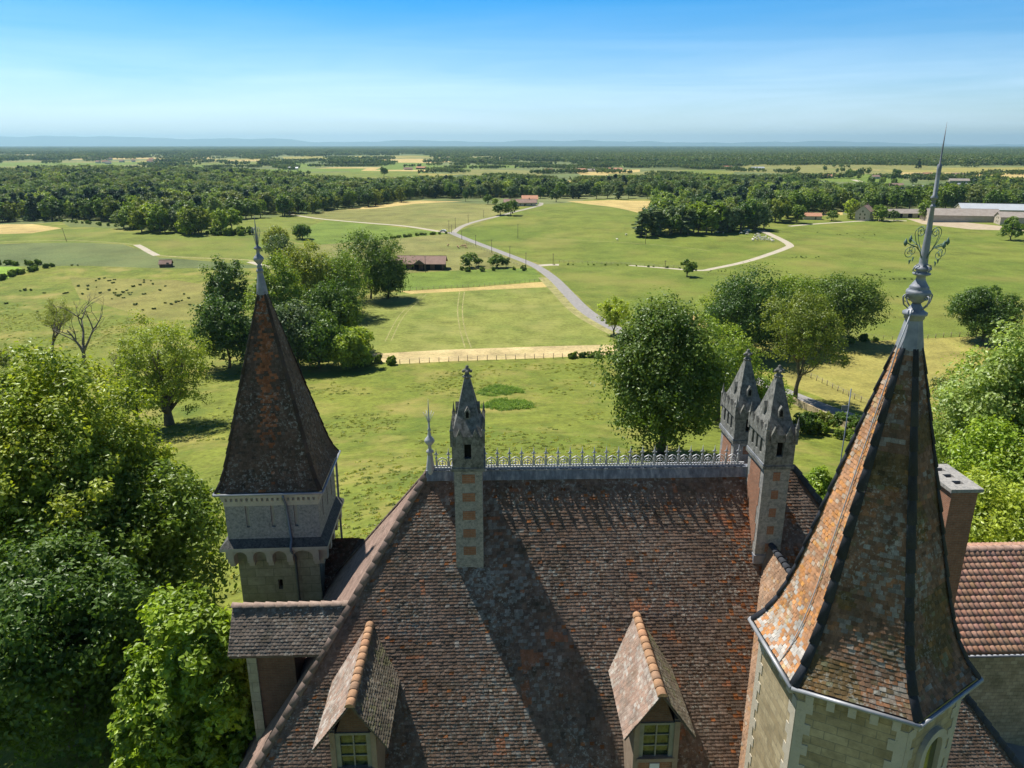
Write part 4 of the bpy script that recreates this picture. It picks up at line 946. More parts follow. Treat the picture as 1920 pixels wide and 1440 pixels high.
for i in range(6):
    a, b = hc_(i, RW, 0), hc_(i + 1, RW, 0); t = (b - a).normalized(); nrm2 = Vector((t.y, -t.x, 0)); L = (b - a).length
    def wb(u0, u1, d, z0, z1):
        p = [a + t * u0 - nrm2 * .05, a + t * u1 - nrm2 * .05, a + t * u1 + nrm2 * d, a + t * u0 + nrm2 * d]
        m.hexa([Vector((q.x, q.y, z0)) for q in p], [Vector((q.x, q.y, z1)) for q in p])
    for k in range(5):
        m = K(); u = .3 + k * (L - .6) / 4; wb(u - .1, u + .1, .16, -14.5, -14.13); m.build('corbel', M['stone'], HT)
    for side in (0, 1):
        m = K(); z = -14.55; k = 0
        while z > -28:
            w1 = .26 if k % 2 else .42; wb(*((.0, w1) if side == 0 else (L - (.68 - w1), L)), .02 + .003 * side, z - .35, z); z -= .35; k += 1
        m.build('quoin_stones', M['stone'], HT)
# arched window on the right-hand face (corners 2 and 3)
m = K(); a, b = hc_(2, RW, 0), hc_(3, RW, 0); t = (b - a).normalized(); nr = Vector((t.y, -t.x, 0)); mid = (a + b) / 2
pane = K()
def wf(u, z, d): q = mid + t * u + nr * d; return Vector((q.x, q.y, z))
arch = [(.42 * math.cos(PI * i / 10), -15.75 + .42 * math.sin(PI * i / 10)) for i in range(11)]; arch2 = [(.66 * math.cos(PI * i / 10), -15.75 + .66 * math.sin(PI * i / 10)) for i in range(11)]
arch = [(.42, -17.2)] + arch + [(-.42, -17.2)]; arch2 = [(.66, -17.2)] + arch2 + [(-.66, -17.2)]
for i in range(12):
    (u0, z0), (u1, z1), (v1, y1), (v0, y0) = arch[i], arch[i + 1], arch2[i + 1], arch2[i]
    m.hexa([wf(u0, z0, -.02), wf(u1, z1, -.02), wf(v1, y1, -.02), wf(v0, y0, -.02)], [wf(u0, z0, .14), wf(u1, z1, .14), wf(v1, y1, .14), wf(v0, y0, .14)])
m.build('window_surround', M['stone'], HT)
pane.add([wf(u, z, .012) for u, z in arch], [tuple(range(13))[::-1]]); pane.build('window_pane', M['glass'], HT)
# valley roof between main slope and stair tower
m = K(); x0, z0 = 10.35, -14.15
V4 = [(x0, 24.7, z0), (x0, 19.5, z0), (8.05, 19.3, -23.2), (8.05, 19.0, -23.2)]
m.hexa([(8.0, 18.9, -23.3), (12.5, 18.9, -23.3), (12.5, 24, -23.3), (8.0, 24, -23.3)], [(x0, 18.9, z0), (x0 + .05, 18.9, z0), (x0 + .05, 24.7, z0), (x0, 24.7, z0)])
vr = m.build('valley_roof', M['woodd'], CH, 'narrow sunlit roof between the main slope and the stair tower')
t = Tiles(31); n = 80; tt = np.linspace(0, 1, n + 1)[:, None]; vcol = palette([(.34, .2, .12), (.38, .25, .17), (.28, .17, .11), (.45, .25, .1), (.44, .4, .33)], [4, 3, 3, 1, 1.4], .1)
Lb, Lt, Rb, Rt = [np.array(q, float) for q in ((8.0, 24.0, -23.3), (x0, 24.7, z0), (8.0, 18.9, -23.3), (x0, 18.9, z0))]
t.lay(Lb + (Lt - Lb) * tt, Rb + (Rt - Rb) * tt, vcol); t.build('valley_tiles', M['tile'], vr)
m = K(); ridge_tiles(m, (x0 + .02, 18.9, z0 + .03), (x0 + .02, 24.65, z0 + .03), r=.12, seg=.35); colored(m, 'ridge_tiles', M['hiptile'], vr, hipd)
# brick chimney behind the stair tower
def brick_chimney():
    x0, x1, y0, y1, zt_ = 17.33, 18.33, 24.9, 27.0, -12.42
    m = K(); m.box(x0, x1, y0, y1, -20.5, zt_); b = m.build('brick_chimney', M['brick'], CH, 'plain red brick chimney with a flat concrete cap beside the stair tower')
    m = K(); X0, X1, Y0, Y1 = x0 - .12, x1 + .12, y0 - .12, y1 + .12; hol = [25.25, 25.85, 26.45]; xa, xb = 17.65, 18.0
    m.box(X0, xa, Y0, Y1, zt_, zt_ + .14); m.box(xb, X1, Y0, Y1, zt_, zt_ + .14); e0 = Y0
    for h_ in hol: m.box(xa, xb, e0, h_, zt_, zt_ + .14); e0 = h_ + .3
    m.box(xa, xb, e0, Y1, zt_, zt_ + .14)
    m.build('chimney_cap', M['mstone'], b)
    for h_ in hol: m = K(); m.box(xa - .01, xb + .01, h_ - .01, h_ + .31, zt_ + .001, zt_ + .02); m.build('flue', M['dark'], b)
brick_chimney()
m = K(); m.tube([(14.3, 27.6, -17.2), (14.3, 27.6, -9.2)], .022, 6); m.box(14.02, 14.3, 27.59, 27.61, -10.1, -9.9); m.build('weather_vane', M['lead'], CH)

# annex with pantiles
def annex():
    x0, x1, yr, zr, ye, ze = 20.6, 37, 33.4, -20.0, 28.6, -22.55
    org = Vector((28, 33, -27.6)); A_ = empty('annex_building', cw(*org), YAW); tag(A_, 'low stone outbuilding with orange pantile roof beyond the stair tower', 'outbuilding')
    kk = lambda: MB(org)
    m = kk(); m.box(x0 + .3, x1, 29.0, 38, -28.5, ze + .1); wl = m.build('wall', M['rubble'], A_)
    m = kk(); dz = zr - ze; m.hexa([(x0, ye, ze - .12), (x1, ye, ze - .12), (x1, yr, zr - .12), (x0, yr, zr - .12)], [(x0, ye, ze), (x1, ye, ze), (x1, yr, zr), (x0, yr, zr)])
    m.hexa([(x0, yr, zr - .12), (x1, yr, zr - .12), (x1, 2 * yr - ye, ze - .12), (x0, 2 * yr - ye, ze - .12)], [(x0, yr, zr), (x1, yr, zr), (x1, 2 * yr - ye, ze), (x0, 2 * yr - ye, ze)])
    rf = m.build('roof', M['redroof'], A_)
    # pantiles: wavy courses
    V = []; Q = []; C = []; rng = np.random.default_rng(3); sl = math.hypot(yr - ye, dz); n = int(sl / .36); wv = .27; cols = int((x1 - x0) / wv); seg = 6
    up = np.array((0, yr - ye, dz)) / sl; nn = np.array((0, -dz, yr - ye)) / sl
    for side in (0, 1):
        for i in range(n):
            for j in range(cols):
                c = np.array((.42, .235, .16)) * rng.uniform(.82, 1.15) + rng.uniform(-.015, .02, 3); b0 = len(V)
                for tt, lf in ((0, .05), (1.12, .015)):
                    for s in range(seg + 1):
                        ph = s / seg; xx = x0 + (j + ph) * wv; hh = lf + .05 * (math.cos(2 * PI * (ph - .5)) + 1) / 2 * 1.3
                        p = np.array((xx, ye - .08, ze)) + up * ((i + tt) * sl / n) + nn * hh
                        if side: p[1] = 2 * yr - p[1]
                        V.append(p); C.append(c)
                for s in range(seg + 1):
                    ph = s / seg; p = np.array((x0 + (j + ph) * wv, ye - .08, ze)) + up * (i * sl / n) + nn * (.03 * (math.cos(2 * PI * (ph - .5)) + 1) / 2)
                    if side: p[1] = 2 * yr - p[1]
                    V.append(p); C.append(c * .9)
                for s in range(seg):
                    q = [b0 + s, b0 + s + 1, b0 + seg + 2 + s, b0 + seg + 1 + s]; q2_ = [b0 + 2 * (seg + 1) + s, b0 + 2 * (seg + 1) + s + 1, b0 + s + 1, b0 + s]
                    Q += [q[::-1], q2_[::-1]] if side else [q, q2_]
        if side == 0: pass
    me = mesh_np('roof_tiles', np.array(V) - np.array(org), Q, np.array(C), True, M['tile']); link('roof_tiles', me, rf)
    m = kk(); ridge_tiles(m, (x0, yr, zr + .08), (x1, yr, zr + .08), r=.2, seg=.45); colored(m, 'ridge_tiles', M['hiptile'], rf, palette([(.36, .24, .19), (.32, .22, .18)], [1, 1], .06))
    m = kk(); m.tube([(x0, ye - .16, ze - .1), (x1, ye - .16, ze - .1)], .07, 8); m.build('gutter', M['zinc'], rf)
annex()

LEAF_GAIN = (1.36, 1.48, 1.2)

# ------------------------------------------------------------------ trees
def leaves_from(cen, rad, nl, size, rng, cols, out_c, flat=.9, hang=0, sq=.62, gauss=False):
    """cen (k,3) cluster centres; returns V,Q,C of kite leaves"""
    k = len(cen); n = int(k * nl); ci = rng.integers(0, k, n)
    d = rng.normal(size=(n, 3)); d /= np.linalg.norm(d, axis=1)[:, None]
    rr = rad[ci] * rng.random(n) ** .45
    p = cen[ci] + d * rr[:, None] * np.array((1, 1, flat))
    on = p - out_c; on /= (np.linalg.norm(on, axis=1)[:, None] + 1e-6)
    nrm = d * .7 + on * .5 + rng.normal(size=(n, 3)) * .55 + np.array((0, 0, .45)); nrm /= np.linalg.norm(nrm, axis=1)[:, None]
    a = np.cross(nrm, rng.normal(size=(n, 3))); a /= np.linalg.norm(a, axis=1)[:, None]; b = np.cross(nrm, a)
    s = size * rng.uniform(.65, 1.25, n)[:, None]
    V = np.stack([p - a * s * .5, p + b * s * sq * .5 + nrm * s * .08, p + a * s * .55 - np.array((0, 0, hang)) * s, p - b * s * sq * .5 + nrm * s * .08], 1).reshape(-1, 3)
    cc = np.array(cols)[rng.integers(0, len(cols), k)] * rng.uniform(.85, 1.15, k)[:, None]
    C = cc[ci] * rng.uniform(.75, 1.25, n)[:, None] * np.array(LEAF_GAIN)
    return V, np.arange(n * 4).reshape(-1, 4), np.repeat(C, 4, axis=0)
def crown_clusters(rng, w, h0, h1, lobes, per, shape='round', rc=.16):
    """cluster centres and radii for a crown of width w between heights h0..h1, made of uneven lobes"""
    hc, hh = (h0 + h1) / 2, (h1 - h0) / 2; LC = []; LR = []
    for i in range(lobes):
        if shape == 'cone': t = rng.random() ** .8; z = h0 + t * (h1 - h0) * .95; r = w / 2 * (1 - t) * .75; a = rng.random() * 6.28; c = (r * math.cos(a), r * math.sin(a), z); lr = w * .13 + w * .12 * (1 - t)
        elif shape == 'column': t = (i + .5) / lobes; z = h0 + t * (h1 - h0); a = rng.random() * 6.28; r = w * .18 * rng.random(); c = (r * math.cos(a), r * math.sin(a), z); lr = w * .34 * (1 - .45 * abs(2 * t - .8))
        else:
            v = rng.normal(size=3); v /= np.linalg.norm(v); f = rng.uniform(.38, .68)
            c = (v[0] * w / 2 * f, v[1] * w / 2 * f, hc + v[2] * hh * f); lr = min(w / 2, hh) * rng.uniform(.38, .56)
        LC.append(c); LR.append(lr)
    LC = np.array(LC); LR = np.array(LR); li = rng.integers(0, lobes, lobes * per)
    d = rng.normal(size=(len(li), 3)); d[:, 2] = np.where(d[:, 2] < -.9, -d[:, 2], d[:, 2]); d /= np.linalg.norm(d, axis=1)[:, None]
    zs = np.array((1, 1, min(1.7, max(1, hh / (w / 2))) if shape == 'round' else 1))
    cen = LC[li] + d * (LR[li] * rng.uniform(.72, 1.08, len(li)))[:, None] * zs; cen[:, 2] = np.maximum(cen[:, 2], h0)
    return cen, LR[li] * rng.uniform(.5, 1.2, len(li)) * rc / .4, LC
GREENS = dict(dark=[(.055, .095, .018), (.07, .115, .02), (.085, .13, .024)], mid=[(.105, .155, .024), (.13, .18, .028), (.115, .165, .026)], light=[(.18, .235, .032), (.22, .265, .036), (.16, .21, .032)],
              lime=[(.22, .28, .03), (.27, .32, .034), (.19, .25, .028)], grey=[(.12, .155, .08), (.14, .175, .09), (.105, .14, .07)], olive=[(.135, .16, .03), (.165, .185, .036), (.12, .145, .028)], conifer=[(.028, .058, .026), (.036, .07, .03)])
def trunk_mesh(name, rng, h, LC, tr, lean=0, branches=10, sub=2, thick=.32):
    m = MB(); top = h * .72; pts = [Vector((0, 0, -.5))]
    for i in range(1, 7): t = i / 6; pts.append(Vector((rng.normal(0, .012) * h + lean * t * h * .2, rng.normal(0, .012) * h, top * t)))
    m.tube(pts, [tr * 1.5] + [tr * (1.12 - .8 * i / 6) for i in range(1, 7)], 9)
    sel = LC[rng.permutation(len(LC))[:branches]]
    for c in sel:
        c = Vector(c); i = min(5, max(1, int(6 * min(.95, (c.z * .55) / top)))); b = pts[i]; mid = b.lerp(c, .5) + Vector((0, 0, -.04 * h)) + Vector(rng.normal(0, .02 * h, 3)); r0 = tr * thick * (1.25 - i / 6)
        m.tube([b, mid, c], [r0 * 1.2, r0 * .75, r0 * .25], 6)
        for _ in range(sub): e2 = mid.lerp(c, rng.uniform(.1, .9)); m.tube([e2, e2 + Vector(rng.normal(0, .05 * h, 3)) + Vector((0, 0, .03 * h))], [r0 * .35, r0 * .1], 4)
    return m
def make_tree(name, seed, h, w, h0, tone, lobes=14, per=14, nl=28, leaf=.3, tr=.35, shape='round', label=None, cat='tree', group=None, loc=(0, 0, 0), rc=.16, bark='bark', lean=0, branches=9, flat=.9, rz=0, parts=True, thick=.32, sparse=None):
    rng = np.random.default_rng(seed); cen, rad, LC = crown_clusters(rng, w, h0, h, lobes, per, shape, rc)
    if lean: cen[:, 0] += lean * cen[:, 2] * .2; LC[:, 0] += lean * LC[:, 2] * .2
    V, Q, C = leaves_from(cen, rad * 1.2, nl * 1.25, leaf * 1.28, rng, GREENS[tone] if isinstance(tone, str) else tone, np.array((0, 0, (h + h0) / 2)), flat)
    o = empty(name, loc, rz); tag(o, label, cat, group)
    link('crown', mesh_np(name + '_crown', V, Q, C, False, M['leaf']), o)
    trunk_mesh(name, rng, h, LC, tr, lean, branches, thick=thick).build('trunk', M[bark], o)
    return o
def put(proto, p, h=None, w=None, rz=0, label=None, group=None, src_h=1, src_w=1):
    c = copy_tree(proto); c.location = p; sz = (h / src_h) if h else 1; sw = (w / src_w) if w else sz; c.scale = (sw, sw, sz); c.rotation_euler = (0, 0, rz)
    if label: c['label'] = label
    if group: c['group'] = group
    elif 'group' in c: del c['group']
    return c
def tree_at(px, py, toppx, wpx, tone, label, seed, name='broadleaf_tree', **kw):
    """tree standing at the photo's ground point, its height and width read from the photo"""
    p = at(px, py); s = ppm(p); vs = F * (1) / (math.hypot(p.x * 0, p.y) * 1.0)
    # height from the ray through the top pixel at the same distance
    v = (toppx - 720) / F; el = -(math.sin(PITCH) + v * math.cos(PITCH)) / (math.cos(PITCH) - v * math.sin(PITCH)); h = CAMZ + el * p.y - p.z
    w = wpx / s; return make_tree(name, seed, h, w, kw.pop('h0', .12) * h, tone, label=label, loc=p, **kw), p, h, w
# large near trees -------------------------------------------------
p0 = cw(-20.5, 34, 0); p0.z = zt(p0.x, p0.y)
def near_tree(px, pyt, Y, wpx, tone, label, seed, **kw):
    """px at the crown top, pyt its row, Y its distance"""
    u = (px - 960) / F; v = (pyt - 720) / F; k = Y / (math.cos(PITCH) - v * math.sin(PITCH)); x = u * k; ztop = CAMZ - k * (math.sin(PITCH) + v * math.cos(PITCH)); zg = zt(x, Y)
    h = ztop - zg; w = wpx * k / F; return make_tree(kw.pop('name', 'broadleaf_tree'), seed, h, w, kw.pop('h0', .1) * h, tone, label=label, loc=(x, Y, zg - .1), **kw)
near_tree(40, 680, 42, 500, [(.14, .18, .024), (.18, .22, .03), (.23, .26, .036), (.115, .15, .022)], 'very large leafy tree filling the left foreground', 11, lobes=46, per=30, nl=95, leaf=.22, tr=.55, rc=.12, branches=24, h0=.02)
near_tree(345, 1150, 24.5, 290, [(.24, .29, .03), (.31, .36, .034), (.19, .24, .026)], 'bright green young tree at the left wall below the side dormer', 12, lobes=26, per=26, nl=70, leaf=.2, tr=.2, rc=.13, h0=.02, branches=14)
near_tree(200, 880, 40, 400, [(.12, .165, .024), (.15, .19, .028), (.10, .14, .022)], 'broad leafy tree between the very large tree and the turret', 13, lobes=24, per=24, nl=70, leaf=.24, tr=.35, rc=.14, h0=.02)
near_tree(60, 1010, 32, 420, [(.075, .12, .022), (.10, .145, .026)], 'shaded broadleaf tree at the lower left corner below the very large tree', 131, lobes=26, per=24, nl=70, leaf=.22, tr=.35, rc=.13, h0=.02)  # leaf tones darkened: shade under the very large tree put into the colour
tree_at(318, 797, 600, 170, [(.19, .225, .034), (.22, .25, .04), (.16, .19, .03)], 'round light green tree standing alone in the meadow left of the turret', 14, lobes=20, per=18, nl=44, leaf=.34, tr=.75, rc=.13, branches=14, thick=.45, h0=.1)
tree_at(262, 800, 690, 110, 'light', 'low leafy bush tree left of the lone round meadow tree', 15, lobes=10, per=14, nl=34, leaf=.34, tr=.25, h0=.02, rc=.15)
tree_at(1238, 850, 566, 215, [(.05, .088, .018), (.065, .105, .022), (.085, .125, .027)], 'tall dense dark green tree behind the ridge cresting', 16, lobes=66, per=24, nl=38, leaf=.36, tr=.5, rc=.15, h0=.02, branches=10)
tree_at(1345, 790, 590, 150, 'light', 'light green open tree behind the rear stone chimney', 17, lobes=20, per=18, nl=34, leaf=.34, tr=.35, rc=.13, h0=.12)
tree_at(1490, 752, 548, 180, 'olive', 'open crowned tree with visible dark trunk beside the asphalt road', 18, lobes=22, per=17, nl=32, leaf=.36, tr=.42, rc=.12, h0=.28, branches=16, thick=.42)
tree_at(1420, 800, 690, 130, 'lime', 'small bright green tree between the two right-hand stone chimneys', 19, lobes=12, per=15, nl=36, leaf=.32, tr=.2, h0=.05)
tree_at(1395, 668, 512, 175, 'dark', 'dark crowned tree at the left end of the roadside clump', 20, lobes=34, per=18, nl=30, leaf=.5, tr=.4, h0=.0, group=None)
tree_at(1470, 655, 520, 165, 'mid', 'mid green tree in the centre of the roadside clump', 21, lobes=30, per=18, nl=30, leaf=.5, tr=.4, h0=.0)
tree_at(1560, 640, 510, 180, [(.06, .10, .02), (.075, .115, .022)], 'dark tree at the right end of the roadside clump', 22, lobes=38, per=18, nl=30, leaf=.5, tr=.4, h0=.0)
tree_at(1345, 640, 545, 110, 'mid', 'smaller leafy tree leading the roadside clump on its left', 221, lobes=12, per=14, nl=28, leaf=.5, tr=.3, h0=.04)
tree_at(1843, 640, 535, 145, 'dark', 'round dark tree beside a wooden fence right of the large spire', 23, lobes=40, per=18, nl=32, leaf=.42, tr=.45, h0=.06, rc=.15)
tree_at(1152, 628, 556, 68, 'light', 'small round bright tree at the road edge', 24, lobes=12, per=14, nl=30, leaf=.42, tr=.25, h0=.25)
tree_at(1288, 519, 486, 44, 'mid', 'small round tree alone in the pasture by the white track', 25, lobes=10, per=12, nl=22, leaf=.5, tr=.22, h0=.2)
tree_at(1895, 450, 405, 54, 'mid', 'round tree in front of the farm buildings near the right edge', 26, lobes=10, per=12, nl=22, leaf=.9, tr=.3, h0=.1)
tree_at(1770, 800, 690, 90, [(.12, .14, .04), (.14, .16, .045)], 'thin grey green tree beside the leaning pole', 27, lobes=12, per=13, nl=18, leaf=.28, tr=.15, h0=.08)
near_tree(1900, 600, 80, 230, [(.19, .24, .07), (.22, .27, .08), (.16, .2, .06)], 'large pale green tree at the right edge above the brick chimney', 28, lobes=30, per=20, nl=45, leaf=.36, tr=.4, h0=.05)
near_tree(1880, 790, 62, 220, 'lime', 'yellow green bushy tree right of the brick chimney', 29, lobes=22, per=20, nl=44, leaf=.28, tr=.25, h0=.03)
near_tree(1850, 900, 50, 260, [(.19, .23, .034), (.23, .27, .038), (.15, .19, .03)], 'low light green thicket tree behind the pantile outbuilding', 30, lobes=22, per=20, nl=44, leaf=.26, tr=.2, h0=.02)
near_tree(1960, 860, 58, 230, [(.2, .25, .036), (.24, .28, .04)], 'leafy light tree cut by the right edge behind the outbuilding roof', 301, lobes=22, per=20, nl=40, leaf=.28, tr=.25, h0=.02)
tree_at(1540, 962, 880, 80, 'lime', 'bright round shrub between the chimneys and the large spire', 31, name='shrub', cat='shrub', lobes=10, per=14, nl=40, leaf=.26, tr=.1, h0=.02)
tree_at(1585, 820, 776, 70, 'mid', 'hedge shrub beside the road left of the large spire', 32, name='shrub', cat='shrub', lobes=8, per=12, nl=34, leaf=.28, tr=.1, h0=.02)
tree_at(1500, 812, 765, 60, 'dark', 'dark ivy shrub at the foot of the roadside tree', 33, name='shrub', cat='shrub', lobes=8, per=12, nl=30, leaf=.28, tr=.1, h0=.02)
tree_at(1545, 806, 772, 60, 'olive', 'dull green shrub in the roadside hedge', 34, name='shrub', cat='shrub', lobes=8, per=12, nl=30, leaf=.28, tr=.1, h0=.02)
tree_at(15, 700, 655, 50, 'olive', 'small leafy tree at the left edge above the very large tree', 35, lobes=8, per=12, nl=22, leaf=.32, tr=.15, h0=.05)
# centre-left grove
GROVE = [(432, 610, 488, 70, 'dark', 'conical dark tree at the left tip of the grove behind the turret spire'), (430, 690, 545, 92, 'dark', 'broad dark tree just left of the turret spire'),
         (530, 650, 480, 80, 'mid', 'mid green tree seen right of the turret finial'), (580, 600, 455, 90, 'olive', 'olive crowned tree in the upper grove'), (560, 690, 560, 90, 'grey', 'grey green willow at the front of the grove'),
         (640, 590, 470, 95, 'mid', 'rounded tree in the middle of the grove'), (695, 560, 436, 110, [(.09, .135, .024), (.11, .155, .026)], 'tallest tree of the grove beside the barn'), (728, 560, 478, 62, 'dark', 'dark tree at the right tip of the grove'),
         (618, 655, 520, 90, 'dark', 'dark tree in shade at the heart of the grove'), (660, 690, 612, 78, 'light', 'light yellow green tree at the front right corner of the grove'), (636, 620, 575, 70, 'lime', 'bright lime tree in the front of the grove'),
         (600, 690, 590, 80, 'mid', 'low mid green tree at the foot of the grove'), (500, 690, 590, 80, 'dark', 'dark tree partly behind the turret spire'), (530, 520, 440, 50, 'grey', 'slim grey green tree above the grove'), (520, 480, 424, 40, 'olive', 'slim olive tree at the far tip of the grove'),
         (540, 500, 462, 40, 'grey', 'low rounded willow at the far end of the grove'), (567, 448, 416, 30, 'dark', 'small dark tree alone above the grove'), (600, 560, 500, 60, 'mid', 'small tree on the upper flank of the grove')]
for i, (px, py, tp, wp, tn, lb) in enumerate(GROVE):
    tree_at(px, py, tp, wp * 1.3, tn, lb, 50 + i, lobes=26 if wp > 60 else 14, per=15, nl=24, leaf=.55 if wp > 60 else .65, tr=.3, h0=.0)
# bare and half dead trees on the left
def branchy(name, px, py, tp, label, seed, leafy, spread, bark='deadbark', off=(0, 0)):
    p = at(px, py); v = (tp - 720) / F; el = -(math.sin(PITCH) + v * math.cos(PITCH)) / (math.cos(PITCH) - v * math.sin(PITCH)); H = CAMZ + el * p.y - p.z
    rng = random.Random(seed); m = MB(); tips = []
    def grow(b, d, L, r, lv):
        n = 4; pts = [b]; q = b.copy(); dd = d.copy()
        for i in range(n): dd = (dd + Vector((rng.gauss(0, .16), rng.gauss(0, .16), rng.gauss(.04, .08)))).normalized(); q = q + dd * L / n; pts.append(q.copy())
        m.tube(pts, [r * (1 - .55 * i / n) for i in range(n + 1)], 7 if lv < 2 else 5)
        if lv >= 5 or r < .012: tips.append(q); return
        if lv >= 2: tips.append(q)
        for k in range(3 if lv < 3 else 2):
            t = rng.randint(2, n); a = rng.random() * 6.28; nd = (dd + Vector((math.cos(a), math.sin(a), .15)) * spread * rng.uniform(.5, 1.1)).normalized(); grow(pts[t], nd, L * rng.uniform(.5, .8), r * .5, lv + 1)
    grow(Vector((0, 0, -.3)), Vector((off[0], off[1], 1)).normalized(), H * .42, H * .034, 0)
    mx = max(v_.z for v_ in m.v); k = H / mx
    for v_ in m.v: v_ *= k
    o = empty(name, p); tag(o, label, 'tree'); m.build('trunk', M[bark], o)
    if leafy:
        r_ = np.random.default_rng(seed); cen = np.array([tuple(t * k) for t in tips]); V, Q, C = leaves_from(cen, np.full(len(cen), H * .05), leafy, .32, r_, GREENS['olive'], np.array((0, 0, H * .6)))
        link('crown', mesh_np('crown', V, Q, C, False, M['leaf']), o)
branchy('dead_tree', 165, 705, 552, 'bare dead tree with forked grey limbs in the left meadow', 7, 0, .95)
branchy('half_dead_tree', 100, 690, 562, 'sparse half dead tree with thin leaves left of the bare dead tree', 9, 22, .9, 'bark')
branchy('dead_snag', 222, 728, 655, 'broken pale dead trunk leaning beside the round meadow tree', 12, 0, .5, off=(.35, 0))

# prototype trees for hedges and wood edges
PROTO = []
def proto(tone, seed, shape='round', h=14, w=11, lobes=14, per=9, nl=13, leaf=.95, h0=.6, name='broadleaf_tree', cat='tree'):
    o = make_tree(name, seed, h, w, h0, tone, lobes=lobes, per=per, nl=nl, leaf=leaf, tr=.3, shape=shape, label='x', cat=cat, branches=4); PROTO.append([o, h, w, False]); return len(PROTO) - 1
P_D, P_M, P_L, P_G, P_O, P_M2 = [proto(t, 100 + i) for i, t in enumerate(['dark', 'mid', 'light', 'grey', 'olive', 'mid'])]
P_C = proto('conifer', 120, 'cone', 16, 7, 20, 8, 14, .8, .5, 'conifer_tree'); P_P = proto('grey', 121, 'column', 18, 5, 8, 10, 16, .8, .8, 'poplar_tree')
P_B = proto('mid', 130, 'round', 3, 5, 8, 9, 16, .55, .1, 'shrub', 'shrub')
SC = [(.85, 1.1, .85), (1.15, .85, 1.1)]
def plant(pi, p, h, w, label, group=None, rz=None):
    o, h0, w0, used = PROTO[pi]
    if not used: PROTO[pi][3] = True; c = o
    else: c = copy_tree(o)
    c.location = p; c.scale = (w / w0, w / w0, h / h0); c.rotation_euler = (0, 0, random.random() * 6.28 if rz is None else rz); c['label'] = label
    if group: c['group'] = group
    elif 'group' in c: del c['group']
    return c
random.seed(5)
def plant_px(pi, px, py, hm, wm, label, group=None): return plant(pi, at(px, py), hm, wm, label, group)
def row(pis, line, n, hm, label, group, jit=6, wr=(.7, .95)):
    pts = [Vector(at(*q)) for q in line]; L = [0]
    for a, b in zip(pts, pts[1:]): L.append(L[-1] + (b - a).length)
    for i in range(n):
        s_ = L[-1] * (i + .5 + random.uniform(-.35, .35)) / n; k = max(j for j in range(len(pts)) if L[j] <= s_ and j < len(pts) - 1); p = pts[k].lerp(pts[k + 1], (s_ - L[k]) / (L[k + 1] - L[k]))
        x, y = p.x + random.uniform(-jit, jit), p.y + random.uniform(-jit, jit); h = random.uniform(*hm); plant(random.choice(pis), (x, y, zt(x, y) - .2), h, h * random.uniform(*wr), label, group)
# single ones by name
ONE = [(P_D, 1043, 379, 13, 12, 'dark rounded tree beside the lane right of the hilltop farmhouse'), (P_D, 938, 403, 9, 11, 'left of the two dark trees where the lane climbs to the farmhouse'), (P_M, 958, 404, 11, 11, 'right of the two dark trees where the lane climbs to the farmhouse'),
       (P_M2, 915, 383, 9, 8, 'rounded tree left of the hilltop farmhouse'), (P_L, 928, 384, 6, 6, 'small pale tree against the left end of the hilltop farmhouse'), (P_D, 873, 378, 12, 6, 'narrow dark tree left of the hilltop farmhouse'),
       (P_M, 880, 502, 6.5, 9, 'leafy tree in the hedge right of the old barn'), (P_D, 897, 499, 4, 5, 'dark bush at the right of the barn hedge tree'), (P_M2, 932, 502, 6.5, 8, 'round tree beside the road above the green strip'), (P_D, 949, 501, 4.5, 4.5, 'small dark tree next to the roadside pole'),
       (P_D, 1000, 384, 4, 4, 'small dark bush at the right end of the farmhouse'), (P_L, 1594, 410, 15, 12, 'pale green tree left of the stone farmhouse'), (P_L, 1650, 414, 12, 13, 'yellow green tree right of the stone farmhouse'), (P_G, 1610, 408, 13, 9, 'greyish tree touching the stone farmhouse'),
       (P_M, 1494, 418, 12, 13, 'round tree left of the red roofed shed'), (P_M2, 1559, 414, 8, 9, 'round bush tree right of the red roofed shed'), (P_M, 1733, 412, 13, 12, 'round tree in front of the long farm barns'), (P_D, 1676, 414, 8, 7, 'dark small tree before the long low barn'),
       (P_D, 720, 331, 17, 15, 'single dark tree in the far green pasture'), (P_C, 1722, 316, 22, 13, 'dark conifer among the hamlet roofs'), (P_D, 1612, 333, 17, 18, 'round dark tree in the bright far field'), (P_D, 1680, 330, 13, 18, 'round tree at the left of the hamlet')]
for a in ONE: plant_px(*a[:3], a[3], a[4], a[5])
for a, b, hh in ((300, 440, 8), (318, 434, 7), (360, 432, 6)): pass
WL = 'broadleaf tree standing at the front edge of the left-hand wood'; WG = 'trees along the front edge of the left wood'
row([P_D, P_M, P_D, P_C, P_M2, P_O], [(-20, 416), (100, 413), (200, 412), (260, 420)], 26, (14, 19), WL, WG)
row([P_M, P_L, P_G, P_M2, P_O], [(240, 425), (300, 436), (370, 440), (400, 436), (440, 436)], 18, (12, 17), WL, WG)
row([P_M, P_D, P_O], [(420, 412), (560, 402), (640, 392), (700, 386), (760, 377)], 24, (12, 16), WL, WG)
row([P_P, P_G, P_M, P_D, P_G], [(1208, 441), (1240, 441), (1330, 436), (1400, 431), (1425, 428)], 26, (14, 19), 'tall slim tree at the front edge of the grove right of the hay field', 'trees along the front of the right grove')
row([P_M, P_D, P_M2, P_O], [(1440, 418), (1480, 404), (1560, 396), (1700, 396), (1920, 396), (2000, 396)], 30, (14, 20), 'tall tree in the belt behind the farm buildings', 'tree belt behind the farm')
row([P_D, P_M, P_G, P_P], [(650, 382), (800, 372), (860, 372), (1020, 371), (1150, 372), (1300, 374)], 28, (12, 17), 'tree in the belt behind the hilltop farmhouse', 'tree belt behind the hilltop farmhouse')
